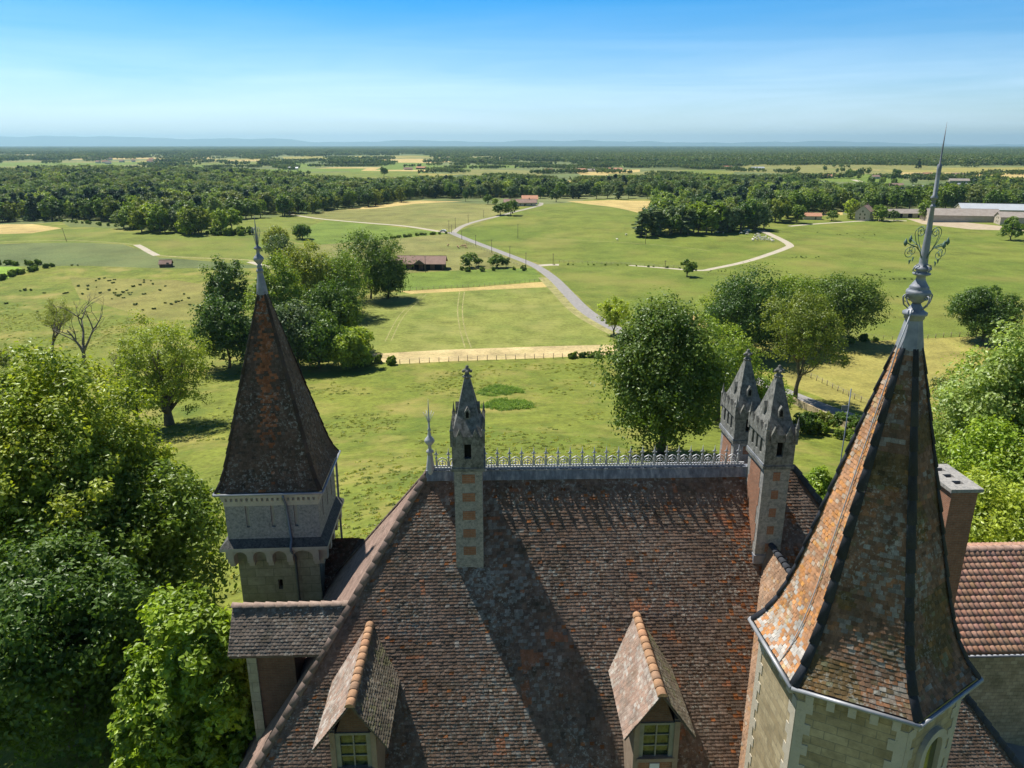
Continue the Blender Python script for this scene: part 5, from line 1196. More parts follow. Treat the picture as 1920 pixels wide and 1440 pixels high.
row([P_B, P_B], [(760, 505), (752, 503), (820, 504), (880, 508), (1000, 506)], 10, (1.6, 2.8), 'low hedge shrub between barn and road', 'low hedge shrubs by the barn', 2, (1.2, 2))
row([P_B], [(1060, 672), (1080, 671), (1110, 670), (1140, 668)], 6, (1.6, 2.4), 'dark bramble bush on the fence line by the straw strip', 'brambles on the fence line', .8, (1.3, 1.9))
row([P_B], [(640, 690), (690, 684), (735, 682)], 7, (1.8, 3), 'bramble bush at the foot of the grove', 'brambles below the grove', 2, (1.3, 1.9))
row([P_B], [(-10, 496), (40, 497), (70, 497)], 9, (2, 3), 'hedge bush along the small bright field', 'hedge at the small bright field', 1, (1.3, 1.9))
row([P_B], [(-5, 527), (20, 518), (60, 508), (100, 499)], 14, (2, 3.2), 'hedge bush along the small bright field', 'hedge at the small bright field', 1, (1.3, 1.9))
row([P_B], [(100, 414), (200, 424), (300, 431), (400, 440)], 22, (1.6, 2.6), 'low hedge bush between crop and wood', 'low hedge in front of the left wood', 1, (1.3, 1.9))
row([P_B], [(400, 440), (430, 441), (470, 440)], 10, (3, 5), 'dense hedge bush left of the turret finial', 'dense hedge by the turret finial', 3, (1.3, 1.9))
row([P_B], [(720, 449), (780, 442), (840, 438)], 14, (1.4, 2.2), 'low hedge bush beside the pale lane', 'low hedge beside the pale lane', .6, (1.6, 2.4))
row([P_B], [(1500, 640), (1560, 640), (1640, 636)], 9, (1.5, 2.8), 'shaded bush at the foot of the roadside clump', 'bushes under the roadside clump', 3, (1.3, 2))
row([P_B], [(1030, 496), (1180, 498), (1300, 505)], 14, (.7, 1.1), 'small hedge tuft along the thin pale track', 'hedge tufts along the thin track', .5, (1.2, 2))
row([P_B, P_B], [(1500, 800), (1580, 830), (1640, 850)], 8, (2, 3.4), 'roadside hedge bush left of the large spire', 'roadside hedge by the large spire', 2, (1.2, 1.6))
row([P_B, P_L], [(1650, 900), (1760, 850), (1900, 860)], 14, (3, 6), 'scrub bush on the rough slope behind the brick chimney', 'scrub behind the brick chimney', 8, (.9, 1.4))
row([P_M, P_D, P_O, P_G], [(1650, 350), (1720, 345), (1800, 340), (1900, 350)], 14, (8, 14), 'garden tree around the hamlet houses', 'hamlet garden trees', 30)
row([P_M, P_D, P_O], [(1490, 325), (1560, 322), (1600, 325), (1650, 340)], 10, (9, 15), 'garden tree near the far red roofed house', 'garden trees of the far houses', 40)

# ------------------------------------------------------------------ woods as stuff (instanced)
def inst_protos():
    c = bpy.data.collections.new('forest_sources'); out = []
    rng = np.random.default_rng(77)
    specs = [('dark', 'round', 1), ('mid', 'round', 1), ('olive', 'round', 1), ('mid', 'round', 1), ('dark', 'round', 1), ('olive', 'round', 1), ('light', 'round', 1), ('dark', 'round', 1), ('conifer', 'cone', 1)]
    for i, (tn, sh, _) in enumerate(specs):
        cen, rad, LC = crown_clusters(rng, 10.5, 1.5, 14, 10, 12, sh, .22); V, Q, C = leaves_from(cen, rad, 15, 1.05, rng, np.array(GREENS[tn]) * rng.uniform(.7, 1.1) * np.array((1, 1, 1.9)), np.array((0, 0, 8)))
        me = mesh_np('wood_tree', V, Q, C, False, M['leaf']); o = bpy.data.objects.new('wood_tree', me); c.objects.link(o)
    c2 = bpy.data.collections.new('far_grove_sources')
    for i in range(3):
        Vs, Qs, Cs, b = [], [], [], 0
        for k in range(26):
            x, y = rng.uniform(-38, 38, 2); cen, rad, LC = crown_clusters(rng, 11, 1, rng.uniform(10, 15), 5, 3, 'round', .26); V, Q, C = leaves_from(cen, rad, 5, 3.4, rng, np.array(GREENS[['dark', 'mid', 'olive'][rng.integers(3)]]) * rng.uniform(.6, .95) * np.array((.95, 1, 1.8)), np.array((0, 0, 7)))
            V = V + np.array((x, y, 0)); Vs.append(V); Qs.append(Q + b); Cs.append(C); b += len(V)
        me = mesh_np('far_grove', np.concatenate(Vs), np.concatenate(Qs), np.concatenate(Cs), False, M['leaf']); c2.objects.link(bpy.data.objects.new('far_grove', me))
    return c, c2
def scatter(name, pts, scl, coll, label, cat, seed=0, zs=None):
    rng = np.random.default_rng(seed); me = bpy.data.meshes.new(name); me.vertices.add(len(pts)); me.vertices.foreach_set('co', np.asarray(pts, dtype=np.float32).ravel()); me.update()
    a = me.attributes.new('scl', 'FLOAT_VECTOR', 'POINT'); a.data.foreach_set('vector', np.asarray(scl, dtype=np.float32).ravel())
    a = me.attributes.new('rot', 'FLOAT_VECTOR', 'POINT'); r = np.zeros((len(pts), 3), dtype=np.float32); r[:, 2] = rng.uniform(0, 6.28, len(pts)); a.data.foreach_set('vector', r.ravel())
    a = me.attributes.new('idx', 'INT', 'POINT'); k_ = len(coll.objects); stand = (vnoise(np.c_[np.asarray(pts)[:, :2], np.zeros(len(pts))], .011, 31) * 1.5 - .25) * k_; a.data.foreach_set('value', np.clip(np.where(rng.random(len(pts)) < .6, stand, rng.uniform(0, k_, len(pts))), 0, k_ - 1).astype(np.int32))
    o = link(name, me); tag(o, label, cat, None, 'stuff')
    g = bpy.data.node_groups.new(name, 'GeometryNodeTree'); g.interface.new_socket('Geometry', in_out='INPUT', socket_type='NodeSocketGeometry'); g.interface.new_socket('Geometry', in_out='OUTPUT', socket_type='NodeSocketGeometry')
    N = g.nodes; i_ = N.new('NodeGroupInput'); o_ = N.new('NodeGroupOutput'); ip = N.new('GeometryNodeInstanceOnPoints'); ci = N.new('GeometryNodeCollectionInfo')
    ci.inputs['Collection'].default_value = coll; ci.inputs['Separate Children'].default_value = True; ci.inputs['Reset Children'].default_value = True; ip.inputs['Pick Instance'].default_value = True
    def attr(nm, ty): n = N.new('GeometryNodeInputNamedAttribute'); n.data_type = ty; n.inputs['Name'].default_value = nm; return n.outputs['Attribute']
    Lk = g.links.new; Lk(i_.outputs[0], ip.inputs['Points']); Lk(ci.outputs[0], ip.inputs['Instance']); Lk(attr('scl', 'FLOAT_VECTOR'), ip.inputs['Scale']); Lk(attr('rot', 'FLOAT_VECTOR'), ip.inputs['Rotation']); Lk(attr('idx', 'INT'), ip.inputs['Instance Index']); Lk(ip.outputs[0], o_.inputs[0])
    md = o.modifiers.new('scatter', 'NODES'); md.node_group = g; return o
SRC, SRC2 = inst_protos()
def in_poly(P, poly):
    x, y = P[:, 0], P[:, 1]; inside = np.zeros(len(P), bool); n = len(poly)
    for i in range(n):
        x1, y1 = poly[i]; x2, y2 = poly[(i + 1) % n]
        c = ((y1 > y) != (y2 > y)) & (x < (x2 - x1) * (y - y1) / (y2 - y1 + 1e-12) + x1); inside ^= c
    return inside
def fill(px, spacing, rng, excl=()):
    poly = [tuple(at(*q)[:2]) for q in px]; a = np.array(poly); lo, hi = a.min(0), a.max(0); gx = np.arange(lo[0], hi[0], spacing); gy = np.arange(lo[1], hi[1], spacing)
    X, Y = np.meshgrid(gx, gy); P = np.stack([X.ravel(), Y.ravel()], 1) + rng.uniform(-.45, .45, (X.size, 2)) * spacing; P = P[in_poly(P, poly)]
    for e in excl: P = P[~in_poly(P, [tuple(at(*q)[:2]) for q in e])]
    return P
rngF = np.random.default_rng(8)
W = []
W.append((fill([(-120, 412), (150, 410), (250, 418), (300, 430), (380, 436), (410, 408), (560, 400), (700, 384), (760, 376), (735, 362), (640, 358), (520, 336), (350, 328), (200, 326), (-120, 330)], 8.5, rngF), 1.0))
W.append((fill([(640, 376), (760, 374), (860, 371), (1000, 370), (1150, 367), (1300, 372), (1310, 357), (1100, 356), (950, 354), (760, 354), (690, 360)], 9, rngF), .95))
W.append((fill([(1205, 440), (1420, 429), (1440, 402), (1600, 394), (2020, 390), (2020, 362), (1650, 374), (1480, 352), (1310, 354), (1320, 380), (1230, 400)], 9, rngF, [[(1540, 397), (1580, 395), (1580, 403), (1545, 405)], [(1600, 335), (1622, 342), (1655, 357), (1640, 362), (1610, 350)], [(1640, 330), (1830, 330), (1840, 366), (1690, 372), (1640, 352)], [(1535, 335), (1570, 335), (1570, 352), (1535, 350)]]), 1.0))
pts = np.concatenate([w_[0] for w_ in W]); n = len(pts); z = T(pts[:, 0], pts[:, 1]) - .3
s_ = rngF.uniform(.62, 1.35, n); n_ = vnoise(np.c_[pts, np.zeros(n)], .02, 2); s_ *= (.75 + .5 * n_)
scatter('woods', np.c_[pts, z], np.c_[s_ * rngF.uniform(.9, 1.2, n), s_ * rngF.uniform(.9, 1.2, n), s_], SRC, 'dense mixed broadleaf woods covering the middle distance', 'wood', 3)
print('woods', n)
# far woodland: clusters of trees from 1.2 to 12 km
FW = fill([(1100, 311), (1330, 310), (2050, 311), (2050, 285), (1280, 285), (1060, 296)], 34, rngF)
bands = [FW]; R_ = []
keep = []
ang = rngF.uniform(-1.0, 1.0, 80000); dist = np.exp(rngF.uniform(math.log(1150), math.log(22000), 80000)); P = np.stack([np.sin(ang) * dist, np.cos(ang) * dist], 1)
v1 = vnoise(np.c_[P[:, 0] * .0016, P[:, 1] * .0007, 0 * ang], 1, 4); v2 = vnoise(np.c_[P * .006, 0 * ang], 1, 6); msk = (v1 * .6 + v2 * .4) > (.575 - .1 * np.clip((dist - 2500) / 5000, 0, 1))
# hedgerow lines in the open country
hed = (np.abs(((P[:, 0] * .8 + P[:, 1] * .3) % 260) - 130) < 10) | (np.abs(((P[:, 1] - P[:, 0] * .2) % 340) - 170) < 12)
far_fields = [f_ for k_, kd, f_ in polys if kd == 'field' and np.mean([math.hypot(v.x, v.y) for v in f_]) > 950]
ok = msk | (hed & (rngF.random(len(P)) < .8)); P = P[ok]
for f_ in far_fields: P = P[~(in_poly(P, [(v.x, v.y) for v in f_]) & (rngF.random(len(P)) > .13))]
P = P[:32000] if len(P) > 32000 else P
P = np.concatenate([P, FW]); dist = np.hypot(P[:, 0], P[:, 1]); sc = rngF.uniform(.7, 1.15, len(P)) * np.where(dist < 2300, .55, 1) * (1 + np.clip((dist - 5000) / 6000, 0, 1)); sh = np.where(dist < 2300, 1.6, 1)
Z = T(P[:, 0], P[:, 1]) - .3
scatter('far_woods', np.c_[P, Z], np.c_[sc, sc, np.clip(sc, .6, 1.1) * np.where(dist < 2300, 1.05, 1)], SRC2, 'patchwork of distant woods and hedgerows reaching the horizon', 'wood', 5)
print('far', len(P))
# grass tussocks in the meadow behind the house
cT = bpy.data.collections.new('tussock_sources')
for i in range(3):
    rg = np.random.default_rng(200 + i); cen = np.stack([rg.normal(0, .32, 14), rg.normal(0, .32, 14), np.full(14, .08)], 1); V, Q, C = leaves_from(cen, np.full(14, .16), 12, .26, rg, [(.15, .19, .028), (.19, .215, .032), (.25, .24, .055)], np.array((0, 0, -1)))
    cT.objects.link(bpy.data.objects.new('tussock', mesh_np('tussock', V, Q, C, False, M['leaf'])))
g1 = fill([(0, 560), (400, 620), (420, 690), (740, 690), (1150, 680), (1140, 830), (1400, 880), (1500, 900), (1250, 1040), (640, 1040), (560, 1180), (-100, 1100), (-200, 700)], 1.5, rngF)
v = vnoise(np.c_[g1, np.zeros(len(g1))], .07, 3) * .6 + vnoise(np.c_[g1, np.zeros(len(g1))], .3, 5) * .4; g1 = g1[v + rngF.normal(0, .07, len(g1)) > .55][:16000]
s_ = rngF.uniform(.35, .85, len(g1)); scatter('grass', np.c_[g1, T(g1[:, 0], g1[:, 1])], np.c_[s_, s_, s_ * rngF.uniform(.6, 1.1, len(g1))], cT, 'tufts of taller grass in the meadow', 'grass', 6)
# weed patches (rushes) in the meadow behind the left chimney
cT2 = bpy.data.collections.new('nettle_sources')
for i in range(2):
    rg = np.random.default_rng(220 + i); cen = np.stack([rg.normal(0, .5, 30), rg.normal(0, .4, 30), rg.uniform(.1, .9, 30) ** 1.5], 1); V, Q, C = leaves_from(cen, np.full(30, .2), 14, .2, rg, [(.12, .2, .026), (.15, .22, .03)], np.array((0, 0, -1)))
    cT2.objects.link(bpy.data.objects.new('nettle', mesh_np('nettle', V, Q, C, False, M['leaf'])))
for q in ([(890, 738), (930, 722), (965, 728), (985, 738), (920, 744)], [(900, 765), (930, 750), (990, 752), (1000, 766), (940, 770)]):
    g2 = fill(q, .55, rngF); g2 = g2[vnoise(np.c_[g2, np.zeros(len(g2))], .8, 3) > .33]; scatter('nettle_patch', np.c_[g2, T(g2[:, 0], g2[:, 1])], np.stack([np.full(len(g2), .7), np.full(len(g2), .7), rngF.uniform(.25, .75, len(g2))], 1), cT2, 'dark green patch of tall weeds in the meadow', 'weeds', 7)
# dark rush clumps in the left pasture, each its own
rb = make_tree('rush_clump', 300, 1.0, 1.6, .02, [(.07, .11, .035), (.08, .12, .035)], lobes=6, per=8, nl=10, leaf=.35, tr=.03, label='dark rush clump scattered in the browned left pasture', cat='rush clump', group='rush clumps in the left pasture', branches=2)
for ch in list(rb.children):
    if ch.name.startswith('trunk'): bpy.data.objects.remove(ch)
RC = [(180, 527), (205, 527), (212, 531), (215, 525), (287, 533), (283, 527), (165, 537), (165, 543), (181, 539), (188, 550), (218, 543), (215, 550), (219, 554), (232, 559), (225, 554), (241, 550), (247, 549), (238, 545), (263, 535), (270, 530), (120, 551), (125, 550), (38, 546), (47, 545), (58, 545), (83, 550), (155, 552), (210, 561), (222, 556), (254, 572), (289, 580), (268, 582), (320, 570), (322, 571), (330, 567), (335, 566), (310, 569), (354, 560), (356, 572), (365, 592), (388, 588), (380, 589), (341, 564), (147, 537), (196, 522), (135, 498), (146, 498), (270, 526), (231, 549), (244, 553), (310, 537), (70, 585), (155, 588), (345, 552), (390, 562), (270, 552), (250, 538), (186, 524), (300, 545), (205, 545), (12, 570)]
random.seed(9)
for i, (px, py) in enumerate(RC):
    c = rb if i == 0 else copy_tree(rb); c.location = at(px, py); k = random.uniform(.5, 1.05); c.scale = (k * 1.2, k, k * random.uniform(.5, .9)); c.rotation_euler = (0, 0, random.random() * 6)
for (cx_, cy2, n_c, sx_, sy__) in ((1350, 509, 8, 30, 3), (1500, 483, 12, 24, 4), (1640, 515, 22, 30, 7), (1450, 512, 14, 35, 6), (1680, 524, 8, 25, 2), (1700, 560, 5, 60, 20), (1600, 440, 10, 80, 8)):
    for _ in range(n_c):
        c = copy_tree(rb); c.location = at(cx_ + random.gauss(0, sx_ * .5), cy2 + random.gauss(0, sy__ * .5)); k = random.uniform(.3, .65); c.scale = (k * 1.3, k * 1.1, k * .7); c['label'] = 'small dark weed tuft in the right-hand pasture'; c['group'] = 'weed tufts in the right pasture'

# ------------------------------------------------------------------ farm buildings
def house(name, cat, label, loc, rz, L, Wd, hw, rise, roofm, wallm, windows=0, door=True, over=.35, chim=False, group=None, openings=0):
    """gable roofed building: length L along local x, width Wd, wall height hw"""
    o = empty(name, loc, rz); tag(o, label, cat, group)
    m = MB(); m.box(-L / 2, L / 2, -Wd / 2, Wd / 2, -.5, hw); m.prism([(-Wd / 2, hw), (Wd / 2, hw), (0, hw + rise)], -L / 2, L / 2, 'x'); m.build('wall', M[wallm], o)
    m = MB(); sl = rise / (Wd / 2); t = .16
    for sg in (-1, 1):
        y0 = sg * (Wd / 2 + over); z0 = hw - over * sl; a = [(-L / 2 - over, y0, z0 + .02), (L / 2 + over, y0, z0 + .02), (L / 2 + over, 0, hw + rise + .02), (-L / 2 - over, 0, hw + rise + .02)]
        if sg > 0: a = a[::-1]
        m.hexa(a, [(p[0], p[1], p[2] + t) for p in a])
    m.tube([(-L / 2 - over, 0, hw + rise + t), (L / 2 + over, 0, hw + rise + t)], .14, 6); rf = m.build('roof', M[roofm], o)
    if chim: m = MB(); m.box(L * .28, L * .28 + .8, -.4, .4, hw + rise * .6, hw + rise + 1.1); m.build('chimney', M['brick'], rf)
    for i in range(windows):
        x = -L / 2 + (i + .8) * L / (windows + .6)
        for zz in ((.9, 2.1),) if hw < 4 else ((.9, 2.2), (3.5, 4.7)):
            m = MB(); m.box(x - .5, x + .5, -Wd / 2 - .05, -Wd / 2 - .01, zz[0], zz[1]); wn = m.build('window', M['paintw'], o); m = MB(); m.box(x - .4, x + .4, -Wd / 2 - .07, -Wd / 2 - .052, zz[0] + .1, zz[1] - .1); m.build('pane', M['glass'], wn)
    if hw >= 4:
        for sg in (-1,):
            for yy, zz in ((-1.6, 1), (1.6, 1), (-1.6, 3.6), (1.6, 3.6), (0, 5.8)): m = MB(); m.box(sg * (L / 2 + .05), sg * (L / 2 + .01), yy - .45, yy + .45, zz, zz + 1.3); m.build('window', M['glass'], o)
    if door: m = MB(); m.box(L * .12, L * .12 + 1.1, -Wd / 2 - .06, -Wd / 2 - .01, 0, 2.1); m.build('door', M['woodd'], o)
    for i in range(openings):
        x = -L / 2 + (i + .5) * L / openings; m = MB(); m.box(x - 1.6, x + 1.6, -Wd / 2 - .05, -Wd / 2 - .01, 0, min(3.2, hw - .3)); m.build('barn_opening', M['dark'], o)
    return o
# old open barn left of the road
p = at(792, 503); o = house('barn', 'barn', 'old barn with pinkish tiled roof, long eaves and open front beside the grove', p, R(-1), 21, 9, 3.0, 2.6, 'farmroof', 'brickd', 0, False, .8, openings=4)
m = MB(); m.hexa([(-15.5, -4.5, 2.4), (-10.4, -4.5, 2.4), (-10.4, 5.5, 2.4), (-15.5, 5.5, 2.4)], [(-13.2, -1, 4.8), (-10.4, -.5, 5.4), (-10.4, 1.5, 5.4), (-13.2, 1.5, 4.8)]); m.build('lean_to_roof', M['farmroof'], o)
m = MB(); m.box(-15, -10.6, -4, 5, -.5, 2.4); m.build('lean_to_wall', M['brickd'], o)
m = MB(); m.prism([(-3.2, 3.0), (2.2, 3.0), (-.5, 5.0)], -7.2, 0, 'y'); m.build('porch_roof', M['farmroof'], o)
m = MB()
for x in (-2.9, 1.9): m.box(x - .15, x + .15, -7.0, -6.7, -.5, 3.05)
m.build('porch_post', M['woodd'], o); m = MB(); m.prism([(-2.8, 3.0), (1.8, 3.0), (-.5, 4.7)], -7.25, -7.21, 'y'); m.build('porch_gable', M['woodd'], o)
p = at(975, 386); house('farmhouse', 'farmhouse', 'long low hilltop farmhouse with pale pink roof among trees', p, R(2), 26, 9, 3.2, 2.3, 'farmroof', 'plaster', 5, True, .9, True)
p = at(993, 382); house('farm_wing', 'farmhouse', 'taller hipped wing at the right end of the hilltop farmhouse', p, R(2), 13, 11, 4.6, 2.6, 'redroof', 'plasterw', 3, True, .9)
p = at(1620, 412); house('stone_house', 'house', 'two storey stone farmhouse with gable and small windows', p, R(52), 13, 10, 6.4, 4.2, 'farmroof', 'plaster', 3, True, .4, True)
p = at(1521, 411); house('shed', 'shed', 'small shed with orange red roof left of the stone farmhouse', p, R(-8), 13, 8, 2.6, 2.0, 'redroof', 'plaster', 0, True)
p = at(1700, 407); house('long_barn', 'barn', 'long low barn with pale brown roof right of the stone farmhouse', p, R(-1), 36, 10, 3.2, 2.6, 'greyroof', 'barnwall', 0, False, .5, openings=5)
p = at(1755, 412); house('grey_barn', 'barn', 'grey roofed barn gable beside the large cattle barn', p, R(-62), 18, 12, 4.4, 3.0, 'greyroof', 'barnwall', 0, False, .5)
p = at(1800, 414); house('cattle_barn', 'barn', 'large grey roofed cattle barn with dark doorways in its gable', p, R(-12), 46, 15, 4.4, 4.0, 'greyroof', 'barnwall', 0, False, .6, openings=0)
p = at(1872, 405); house('metal_barn', 'barn', 'big barn with pale metal roof at the right edge', p, R(-14), 56, 18, 5.2, 3.6, 'metalroof', 'barnwall', 0, False, .6, openings=2)
p = at(1902, 420); house('end_barn', 'barn', 'small grey gable barn cut by the right edge', p, R(-14), 22, 12, 5, 3, 'greyroof', 'barnwall', 0, False, .6, openings=2)
p = at(312, 500); house('hut', 'hut', 'tiny weathered field hut in the left pasture', p, R(10), 5, 3.6, 1.5, 1.5, 'farmroof', 'woodd', 0, True, .3)
VIL = [(1552, 334, 20, 'redroof', 'plaster', 'farmhouse with orange roof at the left of the far fields'), (1640, 335, 14, 'farmroof', 'plasterw', 'small pale gabled house beside the far lane'), (1675, 352, 24, 'farmroof', 'plaster', 'low house with pink roof in front of the hamlet'), (1722, 357, 16, 'metalroof', 'plasterw', 'small white roofed shed in front of the hamlet'),
       (1718, 331, 20, 'farmroof', 'plasterw', 'pale house at the middle of the hamlet'), (1738, 330, 18, 'redroof', 'plaster', 'tan roofed house right of the pale hamlet house'), (1797, 331, 22, 'farmroof', 'plasterw', 'farmhouse at the right of the hamlet'), (1797, 343, 26, 'greyroof', 'barnwall', 'grey barn in front of the right hamlet farmhouse'), (1803, 352, 26, 'metalroof', 'plasterw', 'long white walled shed below the hamlet'),
       (1088, 321, 26, 'redroof', 'plaster', 'left farm building in the distant centre fields'), (1115, 322, 34, 'greyroof', 'plasterw', 'long pale shed in the distant centre fields'), (1152, 320, 34, 'redroof', 'plaster', 'long red roofed barn in the distant centre fields'), (1028, 322, 18, 'redroof', 'brick', 'small red house in the distant centre fields'),
       (1420, 318, 30, 'metalroof', 'plasterw', 'pale shed near the clump in the distant right fields'), (1362, 316, 24, 'redroof', 'plaster', 'red roofed farm left of the distant right fields'), (790, 317, 24, 'redroof', 'brick', 'small red farm in the far middle fields'), (765, 319, 20, 'farmroof', 'plaster', 'pale farm beside the far single tree'), (550, 318, 22, 'metalroof', 'plasterw', 'white shed beyond the left wood')]
for i, (px, py, L, rm, wm, lb) in enumerate(VIL): house('far_house', 'house', lb, at(px, py), R((i * 37) % 50 - 20), L, 9, 3.4, 2.6, rm, wm, 3 if L < 30 else 0, True, .5)
random.seed(21)
for i in range(15):
    px = random.uniform(182, 285); py = random.uniform(300, 308); house('village_house', 'house', 'tiny far village house with pale walls beyond the left wood', at(px, py), random.uniform(-.6, .6), random.uniform(12, 20), 9, 5, 4, random.choice(['farmroof', 'redroof', 'greyroof']), 'plasterw', 0, False, .4, group='houses of the far left village')
# ------------------------------------------------------------------ poles, fences, cows, car
def pole(px, py, tp, label, lean=0, r=.13, group=None, cross=True):
    p = at(px, py); v = (tp - 720) / F; el = -(math.sin(PITCH) + v * math.cos(PITCH)) / (math.cos(PITCH) - v * math.sin(PITCH)); H = CAMZ + el * p.y - p.z
    o = empty('utility_pole', p); tag(o, label, 'utility pole', group); m = MB(); m.tube([(0, 0, -.5), (lean, 0, H)], [r, r * .7], 8); m.build('mast', M['woodd'], o)
    if cross: m = MB(); m.box(lean - .55, lean + .55, -.05, .05, H - .5, H - .4); [m.ball((lean + q, 0, H - .33), .07, 6, 4) for q in (-.45, 0, .45)]; m.build('crossarm', M['woodd'], o)
PL = [(842, 438, 413, 'tallest pole at the lane junction, left of the fork'), (847, 437, 421, 'shorter pole right beside the junction pole'), (854, 429, 408, 'pole just above the fork of the lanes'), (878, 418, 402, 'pole left of the climbing lane'), (907, 408, 394, 'farthest pole below the hilltop farmhouse'),
      (866, 449, 432, 'first roadside pole below the junction'), (892, 461, 440, 'second roadside pole below the junction'), (922, 474, 449, 'third roadside pole below the junction'), (956, 487, 461, 'fourth roadside pole below the junction'), (986, 503, 473, 'nearest roadside pole at the small crossing'),
      (1037, 497, 475, 'pole right of the small road crossing'), (971, 447, 420, 'single pole in the middle of the hill pasture'), (1210, 458, 436, 'pole before the grove right of the hay field'), (798, 511, 480, 'pole standing in front of the old barn'), (1247, 503, 488, 'short pole on the thin pale track')]
for px, py, tp, lb in PL: pole(px, py, tp, 'wooden utility pole, ' + lb)
pole(125, 452, 427, 'thin utility pole alone in the left crop field', -1.2)
pole(1783, 832, 732, 'leaning wooden pole between the large spire and the pale trees', 2.6, .16, cross=False)
def fence(line, n, label, h=1.25, wires=True, r=.06):
    pts = [Vector(at(*q)) for q in line]; L = [0]
    for a, b in zip(pts, pts[1:]): L.append(L[-1] + (b - a).length)
    o = empty('fence', pts[0]); tag(o, label, 'fence'); tops = []; rg = random.Random(n)
    for i in range(n):
        s = L[-1] * i / (n - 1); k = max(j for j in range(len(pts) - 1) if L[j] <= s + 1e-6); q = pts[k].lerp(pts[k + 1], (s - L[k]) / (L[k + 1] - L[k])); q.z = zt(q.x, q.y); hh = h * rg.uniform(.85, 1.15); l_ = rg.gauss(0, .06)
        m = MB(); m.tube([q - pts[0] + Vector((0, 0, -.2)), q - pts[0] + Vector((l_, 0, hh))], [r * 1.1, r * .9], 6); m.build('post', M['wood'], o); tops.append(q - pts[0])
    if wires:
        m = MB()
        for f in (.45, .75, .95): m.tube([t + Vector((0, 0, h * f)) for t in tops], .012, 4)
        m.build('wire', M['zinc'], o)
fence([(750, 683), (850, 678), (1000, 673), (1055, 672)], 18, 'wooden post and wire fence along the near side of the straw strip', 1.5, r=.09)
fence([(1500, 700), (1540, 718), (1600, 748), (1640, 765)], 14, 'post and wire fence beside the asphalt road', 1.3, r=.08)
fence([(1725, 636), (1780, 632), (1850, 630), (1905, 634)], 12, 'light wooden fence below the round dark tree', 1.4, r=.09)
fence([(770, 545), (900, 538), (1020, 527)], 26, 'thin fence above the hay strip in the centre', 1.3, r=.07)
fence([(1040, 492), (1180, 497), (1300, 505)], 30, 'thin fence along the pale track in the pasture', 1.2, r=.06)
fence([(870, 455), (920, 475), (975, 500)], 22, 'thin fence on the left side of the upper road', 1.2, r=.06)
fence([(1590, 628), (1680, 640), (1725, 636)], 10, 'thin fence between the roadside clump and the spire', 1.3, r=.06)
# roadside stone wall in shade
def road_wall():
    pts = [Vector(at(*q)) for q in ((1478, 752), (1520, 772), (1570, 795), (1625, 820), (1700, 852))]; o = empty('roadside_wall', pts[0]); tag(o, 'low old stone wall between road and meadow, partly shaded', 'wall'); m = MB()
    for a, b in zip(pts, pts[1:]):
        d = (b - a).normalized(); nn = Vector((-d.y, d.x, 0)) * .25; a0, b0 = a - pts[0], b - pts[0]; m.hexa([a0 - nn - Vector((0, 0, .5)), b0 - nn - Vector((0, 0, .5)), b0 + nn - Vector((0, 0, .5)), a0 + nn - Vector((0, 0, .5))], [a0 - nn + Vector((0, 0, 1.3)), b0 - nn + Vector((0, 0, 1.3)), b0 + nn + Vector((0, 0, 1.3)), a0 + nn + Vector((0, 0, 1.3))])
    m.build('masonry', M['rubble'], o)
road_wall()
def make_cow():
    me = bpy.data.meshes.new('cow'); bm = bmesh.new()
    pt = [(-.95, 0, 1.15), (-.5, 0, 1.12), (.2, 0, 1.08), (.75, 0, 1.15), (1.05, 0, 1.3), (1.35, 0, 1.28), (1.62, 0, 1.12)]; rd = [.2, .33, .37, .33, .2, .17, .1]
    V = [bm.verts.new(p) for p in pt]; E_ = [bm.edges.new((V[i], V[i + 1])) for i in range(6)]; rad = list(rd)
    for bi, sx in ((0, -.85), (3, .72)):
        for sg in (-1, 1):
            a = bm.verts.new((sx, sg * .22, .85)); b = bm.verts.new((sx + .03, sg * .22, .42)); c = bm.verts.new((sx, sg * .22, .03)); bm.edges.new((V[bi], a)); bm.edges.new((a, b)); bm.edges.new((b, c)); rad += [.15, .075, .06]
    for sg in (-1, 1): e = bm.verts.new((1.3, sg * .24, 1.4)); bm.edges.new((V[5], e)); rad.append(.05)
    t1 = bm.verts.new((-1.12, 0, .75)); bm.edges.new((V[0], t1)); rad.append(.03)
    bm.to_mesh(me); bm.free(); o = bpy.data.objects.new('cow', me); COL.objects.link(o); md = o.modifiers.new('skin', 'SKIN'); sv = me.skin_vertices[0].data
    for i, r in enumerate(rad): sv[i].radius = (r, r)
    sv[2].use_root = True
    o.modifiers.new('sub', 'SUBSURF').levels = 1
    dg = bpy.context.evaluated_depsgraph_get(); me2 = bpy.data.meshes.new_from_object(o.evaluated_get(dg)); bpy.data.objects.remove(o); me2.name = 'cow'
    for p_ in me2.polygons: p_.use_smooth = True
    return me2
cm = make_cow(); cm.materials.clear(); cm.materials.append(M['cow']); random.seed(33)
def cow(px, py, label, group, mt=None):
    o = link('cow', cm); o.scale = (.85,) * 3; o.location = at(px, py); o.rotation_euler = (0, 0, random.random() * 6.28); tag(o, label, 'cow', group)
    if mt: o.material_slots[0].link = 'OBJECT'; o.material_slots[0].material = mt
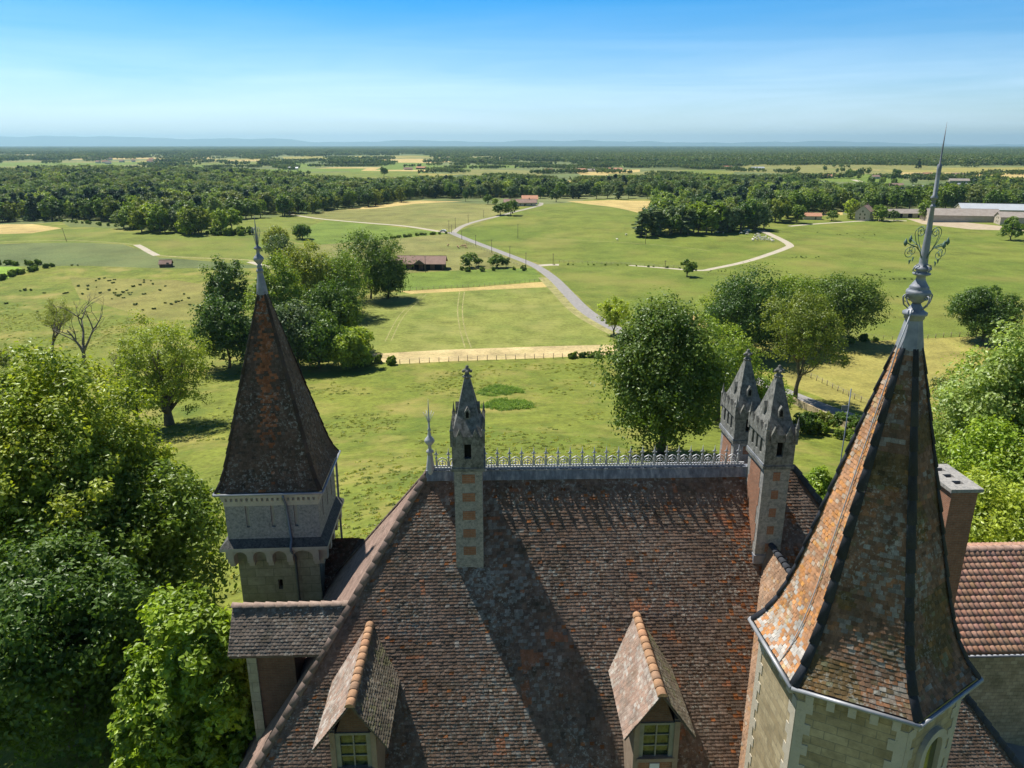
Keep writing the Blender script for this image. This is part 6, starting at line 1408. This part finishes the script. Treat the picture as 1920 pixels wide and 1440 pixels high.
CW = [(1400, 433), (1404, 433), (1399, 438), (1402, 436), (1416, 443), (1420, 441), (1422, 444), (1413, 447), (1418, 448), (1424, 446), (1428, 448), (1432, 447), (1435, 450), (1429, 452), (1438, 452), (1420, 451), (1412, 451), (1447, 453), (1444, 452), (1449, 454), (1425, 449), (1441, 449), (1406, 435), (1395, 435), (1389, 439), (1421, 446), (1431, 450), (1416, 449), (1446, 450), (1400, 441), (1411, 452), (1436, 446)]
for px, py in CW: cow(px, py, 'cream cow grazing in the herd by the white track', 'cream cows by the white track')
for px, py, lb in ((1344, 437, 'cream cow before the middle of the grove'), (1356, 439, 'cream cow standing right of another before the grove'), (1174, 442, 'cream cow left of the grove, farther of two'), (1157, 451, 'cream cow left of the grove, nearer of two')): cow(px, py, lb, None)
for px, py in ((858, 464), (860, 466), (866, 464), (870, 463), (873, 462), (874, 466), (840, 462)): cow(px, py, 'pale brown cow in the pasture above the old barn', 'cows above the old barn', M['cowb'])
# white car on the lane
def car():
    p = at(831, 434.6); o = empty('car', p + Vector((0, 0, .03)), R(168)); tag(o, 'small white car on the pale lane at the junction', 'car')
    m = MB(); m.prism([(-2.1, .3), (2.1, .3), (2.15, .7), (1.3, .88), (.7, 1.38), (-1.0, 1.42), (-1.75, .95), (-2.15, .85)], -.82, .82, 'y'); m.build('body', M['car'], o)
    m = MB()
    for y in (-.83, .83): m.prism([(1.05, .9), (.62, 1.3), (-.95, 1.33), (-1.45, .93)], y - .01, y + .01, 'y')
    m.build('side_window', M['carglass'], o)
    for x in (-1.3, 1.3):
        for y in (-.8, .8): m = MB(); m.tube([(x, y - .1, .31), (x, y + .1, .31)], .31, 12); m.build('wheel', M['rubber'], o)
car()
# haze: the air of the plain
HZ = MB(); HZ.box(-46000, 46000, -3000, 44000, -12, 530); hz = HZ.build('haze', M['dark']); hz.data.materials.clear()
hm = bpy.data.materials.new('haze_air'); hm.use_nodes = True; hn = hm.node_tree; hn.nodes.clear(); ho = hn.nodes.new('ShaderNodeOutputMaterial'); pv = hn.nodes.new('ShaderNodeVolumePrincipled')
pv.inputs['Color'].default_value = (.5, .82, 1.0, 1); pv.inputs['Density'].default_value = 4.4e-5; pv.inputs['Anisotropy'].default_value = .3; hn.links.new(pv.outputs[0], ho.inputs['Volume']); hz.data.materials.append(hm)
hz['kind'] = 'stuff'; tag(hz, 'pale blue summer haze over the plain', 'haze')
